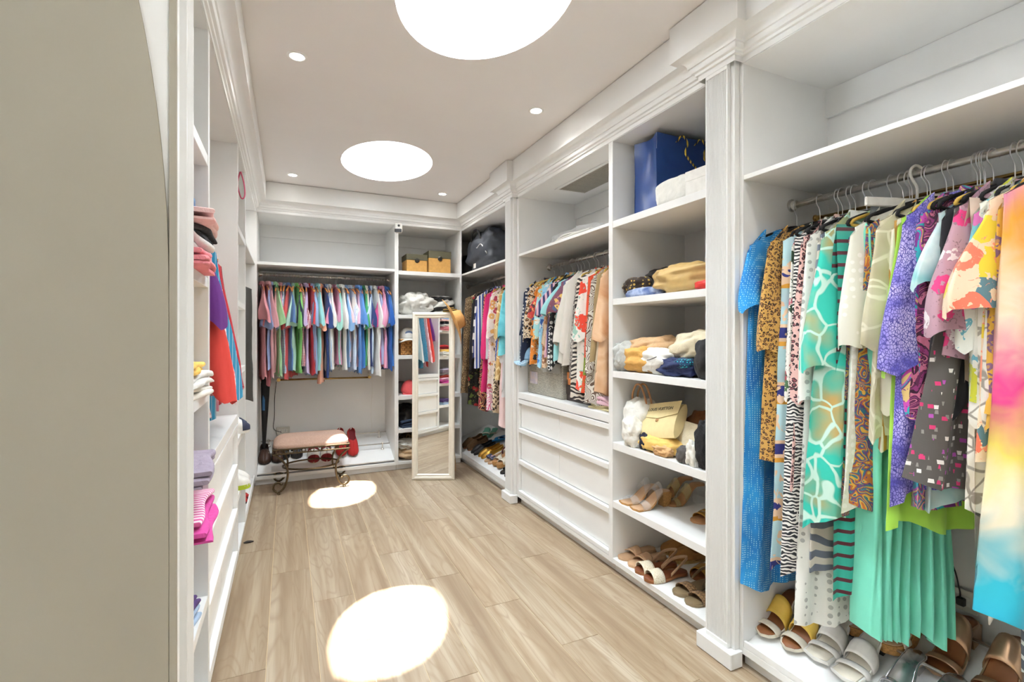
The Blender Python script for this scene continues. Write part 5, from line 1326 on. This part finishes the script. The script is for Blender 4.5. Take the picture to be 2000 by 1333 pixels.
# blue paper bag
M_bag = plain('blue_paper', (38, 68, 128), .32, var=.06, sc=8)
d = thing('paper_shopping_bag', 'tall blue paper shopping bag with striped ribbon handles on the top shelf', 'shopping bag', (1.890, 2.030, 1.9265), -.04)
w_, dd_, h_ = .185, .09, .405
def wall(p, q, ins=0.0, ax='y'):
    G = []
    for i in range(9):
        t = i/8; row = []
        for j in range(9):
            s = j/8
            x = p[0]+(q[0]-p[0])*t; y = p[1]+(q[1]-p[1])*t; z = h_*s
            c = ins*math.sin(PI*t)*smooth01(s*1.1) + .003*math.sin(7*t+5*s) * (ins != 0)
            if ax == 'x': x += c
            else: y += c
            row.append((x, y, z))
        G.append(row)
    return G
mb = MB()
for p, q, ins, ax in (((-w_, -dd_), (w_, -dd_), .004, 'y'), ((w_, -dd_), (w_, dd_), -.02, 'x'), ((w_, dd_), (-w_, dd_), -.004, 'y'), ((-w_, dd_), (-w_, -dd_), .03, 'x')):
    mb.sheet(wall(p, q, ins, ax), .0015)
mb.build('bag_walls', M_bag, d, 'auto')
bx(-w_, -dd_, 0, w_, dd_, .002).build('bag_base', M_bag, d)
M_rib = fabric('stripe', '1d2440', 'e2bd3c', s=.6)
for (xa, xb) in ((-.06, .02), (.06, .13)):
    P = crvpts([(xa, -dd_-.002, .37), (xa+.02, -dd_-.02, .40), (xa+.045, -dd_-.03, .36), (xa+.03, -dd_-.035, .30), (xb+.02, -dd_-.03, .24), (xb+.06, -dd_-.02, .22)], 6)
    G = [[(p[0]-.006, p[1], p[2]), (p[0]+.006, p[1]-.002, p[2]+.003)] for p in P]
    MB().sheet(G, .0012).build('ribbon_handle', M_rib, d, True)
MB().lathe([(.004, .0), (.012, .012), (.012, .03), (.006, .04)], 10, (.06, -dd_-.024, .16)).build('gold_charm', M_goldl, d, True)
softthing('off-white zipped pouch in front of the blue shopping bag', (1.70, 1.80, 1.9265), RR, (.115, .055, .125), M_linen, 41, amp=.05, e1=.55, e2=.55, name='pouch')
d = thing('small_box', 'small plain white carton on the top shelf beside the pilaster', 'box', (1.70, 1.632, 1.9265), RR+.05)
bx(-.070, -.045, 0, .070, .055, .115, ch=.0015).build('carton', M_whitel, d); bx(-.071, -.0465, .072, .071, .0565, .117, ch=.0015).build('lid', M_whitel, d)
# second shelf
ZS = 1.5005
softthing('brown monogram handbag at the left of the bag shelf', (1.78, 2.13, ZS), RR+.3, (.095, .12, .115), fabric('dots', '2c1d12', 'c9a24a', s=.75), 51, amp=.10, e1=.7, name='handbag')
softthing('blue printed cosmetic pouch lying on the bag shelf', (1.70, 2.035, ZS), RR, (.135, .05, .048), fabric('tiedye', '34508c', 'b9c6e0', '5c78b4', s=.35), 52, amp=.05, e1=.55, name='pouch')
softthing('black shiny pouch on the bag shelf', (1.82, 2.00, ZS), RR, (.11, .085, .150), M_black, 53, amp=.12, name='pouch')
d = softthing('large khaki gold tote lying on the bag shelf', (1.785, 1.765, ZS), RR+.12, (.19, .13, .140), plain('khaki_leather', (196, 164, 104), .45), 54, amp=.13, e1=.7, e2=.6, name='tote_bag')

MB().tube([(.178 + .004*math.sin(3*a), .085*math.cos(a), .072 + .052*math.sin(a)) for a in [2*PI*k/24 for k in range(24)]], .0055, 6, closed=True).build('opening_trim', M_tanl, d, True)
MB().tube(crvpts([(.10, -.06, .128), (.13, -.09, .150), (.17, -.07, .152), (.185, -.03, .130)], 5), .006, 6).build('handle', M_tanl, d, True)
softthing('terracotta leather bag behind the khaki tote', (1.94, 1.64, ZS), (0, -.25, RR), (.11, .08, .245), plain('terracotta_leather', (186, 106, 74), .5), 55, amp=.08, name='handbag')
softthing('bright red wallet under the khaki tote', (1.665, 1.59, ZS), RR, (.05, .035, .04), plain('red_leather', (196, 40, 30), .45), 56, amp=.05, e1=.5, name='wallet', cat='wallet')
# third shelf: dust bags
ZS = 1.1065
softthing('pale grey ruched bag at the left end of the dust bag shelf', (1.70, 2.165, ZS), RR, (.05, .085, .155), plain('pale_grey_cotton', (198, 200, 196), .9), 61, amp=.16)
softthing('peach beige dust bag draped over the mustard bag', (1.775, 2.040, ZS+.058), (0, -.12, RR+.1), (.160, .10, .125), plain('peach_cotton', (224, 184, 140), .85), 62, amp=.15, e1=.7)
softthing('mustard flannel dust bag on the third shelf', (1.715, 2.04, ZS), (0, 0, RR+.05), (.130, .085, .135), plain('mustard_flannel', (216, 166, 90), .9), 63, amp=.15)
d = softthing('white drawstring dust bag with dark cords', (1.70, 1.915, ZS), RR, (.115, .07, .125), M_linen, 64, amp=.13, e1=.75)
MB().tube(crvpts([(-.02, -.070, .07), (.02, -.085, .075), (.06, -.08, .09)], 4), .002, 5).build('drawstring', M_black, d)
softthing('brown print bag at the back of the dust bag shelf', (1.88, 1.86, ZS), RR, (.10, .10, .19), fabric('leopard', '9a6c3c', '6a4424', '2c1a10'), 65, amp=.12, name='handbag')
d = softthing('navy bag with turquoise embroidery', (1.69, 1.79, ZS), RR, (.115, .06, .085), plain('navy_cotton', (38, 48, 88), .85), 66, amp=.20)
softthing('turquoise sequined pouch on the navy bag', (1.685, 1.72, ZS+.035), RR, (.05, .055, .055), fabric('dots', '123a5c', '2fd0d8', s=.4), 69, amp=.08, name='pouch')
softthing('large cream dust bag on top of the navy bag', (1.765, 1.705, ZS+.075), (0, -.22, RR-.12), (.150, .10, .135), M_cotton, 67, amp=.15, e1=.7, e2=.65)
softthing('charcoal felt bag beside the pilaster on the third shelf', (1.685, 1.592, ZS), RR, (.045, .06, .175), plain('charcoal_felt', (48, 47, 48), .95), 68, amp=.12)
o = soft(.13, .09, .15, 70, amp=.22, e1=.9).build('plastic_bag', M_clearp, smooth=True); o.location = (1.96, 1.97, ZS); o.rotation_euler = (0, 0, RR); tag(o, 'crumpled clear plastic bag at the back of the third shelf', 'bag')
# fourth shelf
ZS = .7165
d = softthing('white drawstring bag with round tan handles', (1.735, 2.105, ZS), RR, (.085, .085, .235), M_linen, 71, amp=.13, e1=.7)
for q in (-.02, .015):
    MB().tube(crvpts([(-.045, q, .21), (-.050, q, .26), (-.02, q, .315), (.02, q, .312), (.055, q, .25), (.065, q, .21)], 5), .0055, 7).build('handle', M_tanl, d, True)
softthing('smaller white dust bag hanging over the shelf front', (1.655, 2.075, ZS-.001), RR, (.06, .045, .155), M_linen, 72, amp=.14)
softthing('navy knitted pouch beneath the cream envelope bag', (1.675, 1.985, ZS), RR, (.035, .04, .085), plain('navy_knit', (34, 36, 56), .95), 73, amp=.12, name='pouch')
M_env = plain('cream_canvas', (232, 212, 158), .8, var=.04)
d = thing('envelope_dust_bag', 'cream envelope dust bag with black lettering on its flap', 'bag', (1.690, 1.915, ZS+.112), (-.62, -.20, RR+.05))
R = []
for i in range(11):
    t = i/10; y = -.005 + .0*t
    R.append([(-.125+.004*math.sin(3*t), -.026*math.sin(PI*t)**.6-.004, .185*t-.05), (.125, -.026*math.sin(PI*t)**.6-.004, .185*t-.05), (.125, .026*math.sin(PI*t)**.6+.004, .185*t-.05), (-.125, .026*math.sin(PI*t)**.6+.004, .185*t-.05)])
MB().loft(R, True, True).build('bag_body', M_env, d, 'auto')
MB().sheet([[(x, -.033 - .001*(1-abs(x)/.13), z) for z in (.137, .09, .045 + .020*abs(x)/.13)] for x in np.linspace(-.128, .128, 9)], .002).build('flap', M_env, d, 'auto')
text_mesh('LOUIS VUITTON', .0235, 'lettering', M_black, d, Matrix.Translation((0, -.0362, .098)) @ Matrix.Rotation(PI/2, 4, 'X'))
MB().lathe([(.010, 0), (.008, .003)], 8).xf(Matrix.Translation((.0, -.0335, .035)) @ Matrix.Rotation(PI/2, 4, 'X')).build('tie_button', M_tanl, d)
softthing('butter yellow dust bag under the envelope bag', (1.70, 1.905, ZS), RR+.15, (.125, .065, .085), plain('butter_cotton', (238, 196, 112), .9), 74, amp=.09, e1=.7)
softthing('ruffled tan pouch at the shelf edge', (1.655, 1.85, ZS), RR, (.055, .03, .05), plain('sand_cotton', (214, 170, 120), .9), 75, amp=.22, name='pouch')
softthing('chestnut suede bag with fringe at the back of the fourth shelf', (1.88, 1.76, ZS), RR, (.125, .09, .205), plain('chestnut_suede', (118, 72, 32), .85), 76, amp=.12, e1=.65, name='handbag')
d = thing('flat_pouch', 'flat cream cotton pouch leaning on the fourth shelf', 'bag', (1.70, 1.735, ZS+.004), (-.28, .12, RR-.1))
MB().loft([[(-.125 + .02*t, -.009*math.sin(PI*t)-.002, .155*t), (.135, -.009*math.sin(PI*t)-.002, .175*t), (.135, .009*math.sin(PI*t)+.002, .175*t), (-.125+.02*t, .009*math.sin(PI*t)+.002, .155*t)] for t in [i/8 for i in range(9)]], True, True).build('pouch_body', M_cotton, d, 'auto')
MB().tube([(-.106, 0, .157), (.134, 0, .177)], .004, 6).build('hem_cord', M_cotton, d)
softthing('dark grey rolled knit on the fourth shelf', (1.655, 1.70, ZS), RR, (.045, .03, .075), plain('dark_grey_knit', (92, 88, 86), .95), 77, amp=.12, name='knit_roll', cat='knitwear')
softthing('crumpled ivory pouch on the fourth shelf', (1.652, 1.645, ZS), RR, (.035, .028, .11), M_linen, 78, amp=.22, name='pouch')
softthing('black fluffy bag beside the pilaster on the fourth shelf', (1.665, 1.588, ZS), RR, (.045, .043, .20), plain('black_fur', (38, 37, 39), .98, var=.5, sc=220, bs=.6), 79, amp=.14, name='fur_bag')
# clear skirt hanger among the dresses
d = thing('clip_hanger', 'white plastic clip hanger with a clear garment sleeve among the dresses', 'hanger', (1.88, .905, RZ-.003), PI-.3)
MB().tube(crvpts([(0,0,-.085),(0,0,-.05),(.012,0,-.03),(.024,0,-.010),(.022,0,.012),(.004,0,.024),(-.016,0,.016),(-.024,0,0)], 4), .0045, 7).build('hook', M_whitel, d, True)
bx(-.17, -.005, -.115, .19, .005, -.085, ch=.003).build('clamp_bar', M_whitel, d)
g_scarf(np.random.default_rng(4), .17, .62, .008, 2, .006, -.112).build('plastic_sleeve', M_grey_clear, d, True)
# ================================================================ LEFT ROW THINGS (folded clothes)
LR = PI/2
XF = XL - .012
def lstack(z, items, y0, seed):
    for k, (lab, h_, w_, m, fwd, yy) in enumerate(items):
        foldthing(lab, (XF - .02 + fwd, yy, z), LR + random.Random(seed+k).uniform(-.12, .12), w_, .30, h_, m, seed+k, n=max(1, round(h_/.02)))
        z += h_*1.02
lstack(1.5005, [('salmon pink folded trousers at the bottom of the upper left stack', .055, .34, plain('salmon_cotton', (226, 134, 142), .9), .055, 1.76), ('white folded shirt with dark trim on the upper left stack', .045, .33, plain('white_jersey', (234, 232, 228), .9), .03, 1.75),
    ('black folded belted shorts on the upper left stack', .03, .30, plain('black_cotton', (46, 46, 50), .9), .04, 1.78), ('blush pink folded shirt on the upper left stack', .035, .33, plain('blush_cotton', (240, 200, 196), .9), .06, 1.80), ('light blue folded shirt on the upper left stack', .04, .31, plain('sky_cotton', (138, 178, 222), .9), .03, 1.74), ('red and white checked folded shirt topmost on the upper left stack', .03, .30, fabric('gingham', 'f0dede', 'b0606c'), .0, 1.73)], 0, 810)
lstack(1.1065, [('cream folded shirt on the middle left shelf', .035, .34, plain('cream_jersey', (236, 230, 220), .9), .03, 1.76), ('white folded shirt on the middle left shelf', .04, .34, plain('white_jersey', (234, 232, 228), .9), .04, 1.77), ('yellow folded shirt on the middle left shelf', .035, .33, plain('sun_cotton', (240, 196, 100), .9), .040, 1.77), ('burgundy folded shirt on the middle left shelf', .035, .31, plain('burgundy_cotton', (140, 34, 52), .9), -.06, 1.73), ('scarlet folded shirt topmost on the middle left shelf', .03, .30, plain('scarlet_cotton', (200, 46, 60), .9), -.06, 1.73)], 0, 830)
lstack(.7165, [('magenta folded trousers at the bottom of the lower left stack', .04, .36, plain('magenta_cotton', (206, 74, 152), .9), .06, 1.78), ('pink and white striped folded shirt in the lower left stack', .035, .34, fabric('stripe', 'f4e0e8', 'd8609c', s=.6), .045, 1.77), ('coral folded shirt in the lower left stack', .04, .32, plain('coral_jersey', (222, 88, 72), .9), .0, 1.73),
    ('pale grey folded sweater in the lower left stack', .035, .32, plain('ash_knit', (196, 194, 196), .95), .0, 1.74), ('lilac grey folded jeans topmost in the lower left stack', .06, .33, plain('lilac_denim', (158, 146, 162), .9), .055, 1.77)], 0, 850)
lstack(.3945, [('pale blue folded shirt on the bottom left shelf', .04, .30, plain('ice_cotton', (168, 190, 216), .9), .0, 1.72), ('purple folded shirt on the bottom left shelf', .04, .29, plain('plum_cotton', (84, 62, 116), .9), .0, 1.72)], 0, 870)
d = MB().tube(crvpts([(-.262, 3.145, 2.27), (-.245, 3.150, 2.20), (-.243, 3.155, 2.13), (-.262, 3.160, 2.12), (-.280, 3.157, 2.20), (-.266, 3.150, 2.27)], 5), .004, 6).build('hanging_strap', plain('pink_strap', (226, 96, 130), .6)); tag(d, 'pink strap looped at the top of the far left shelf unit', 'strap'); d.location = (.012, .16, 0)
d = MB().loft([[(x*k, y*k2, z) for x, y in ((-.028, 0), (-.01, .012), (.012, .010), (.032, .002), (.014, -.010), (-.012, -.011))] for k, k2, z in ((.9, .8, .0005), (1, 1, .006), (.5, .6, .012))], True, True).build('dried_leaf', plain('dark_scrap', (44, 38, 36), .8)); d.location = (-.222, 3.475, 0); tag(d, 'small dark scrap on the floor by the left drawers', 'scrap')
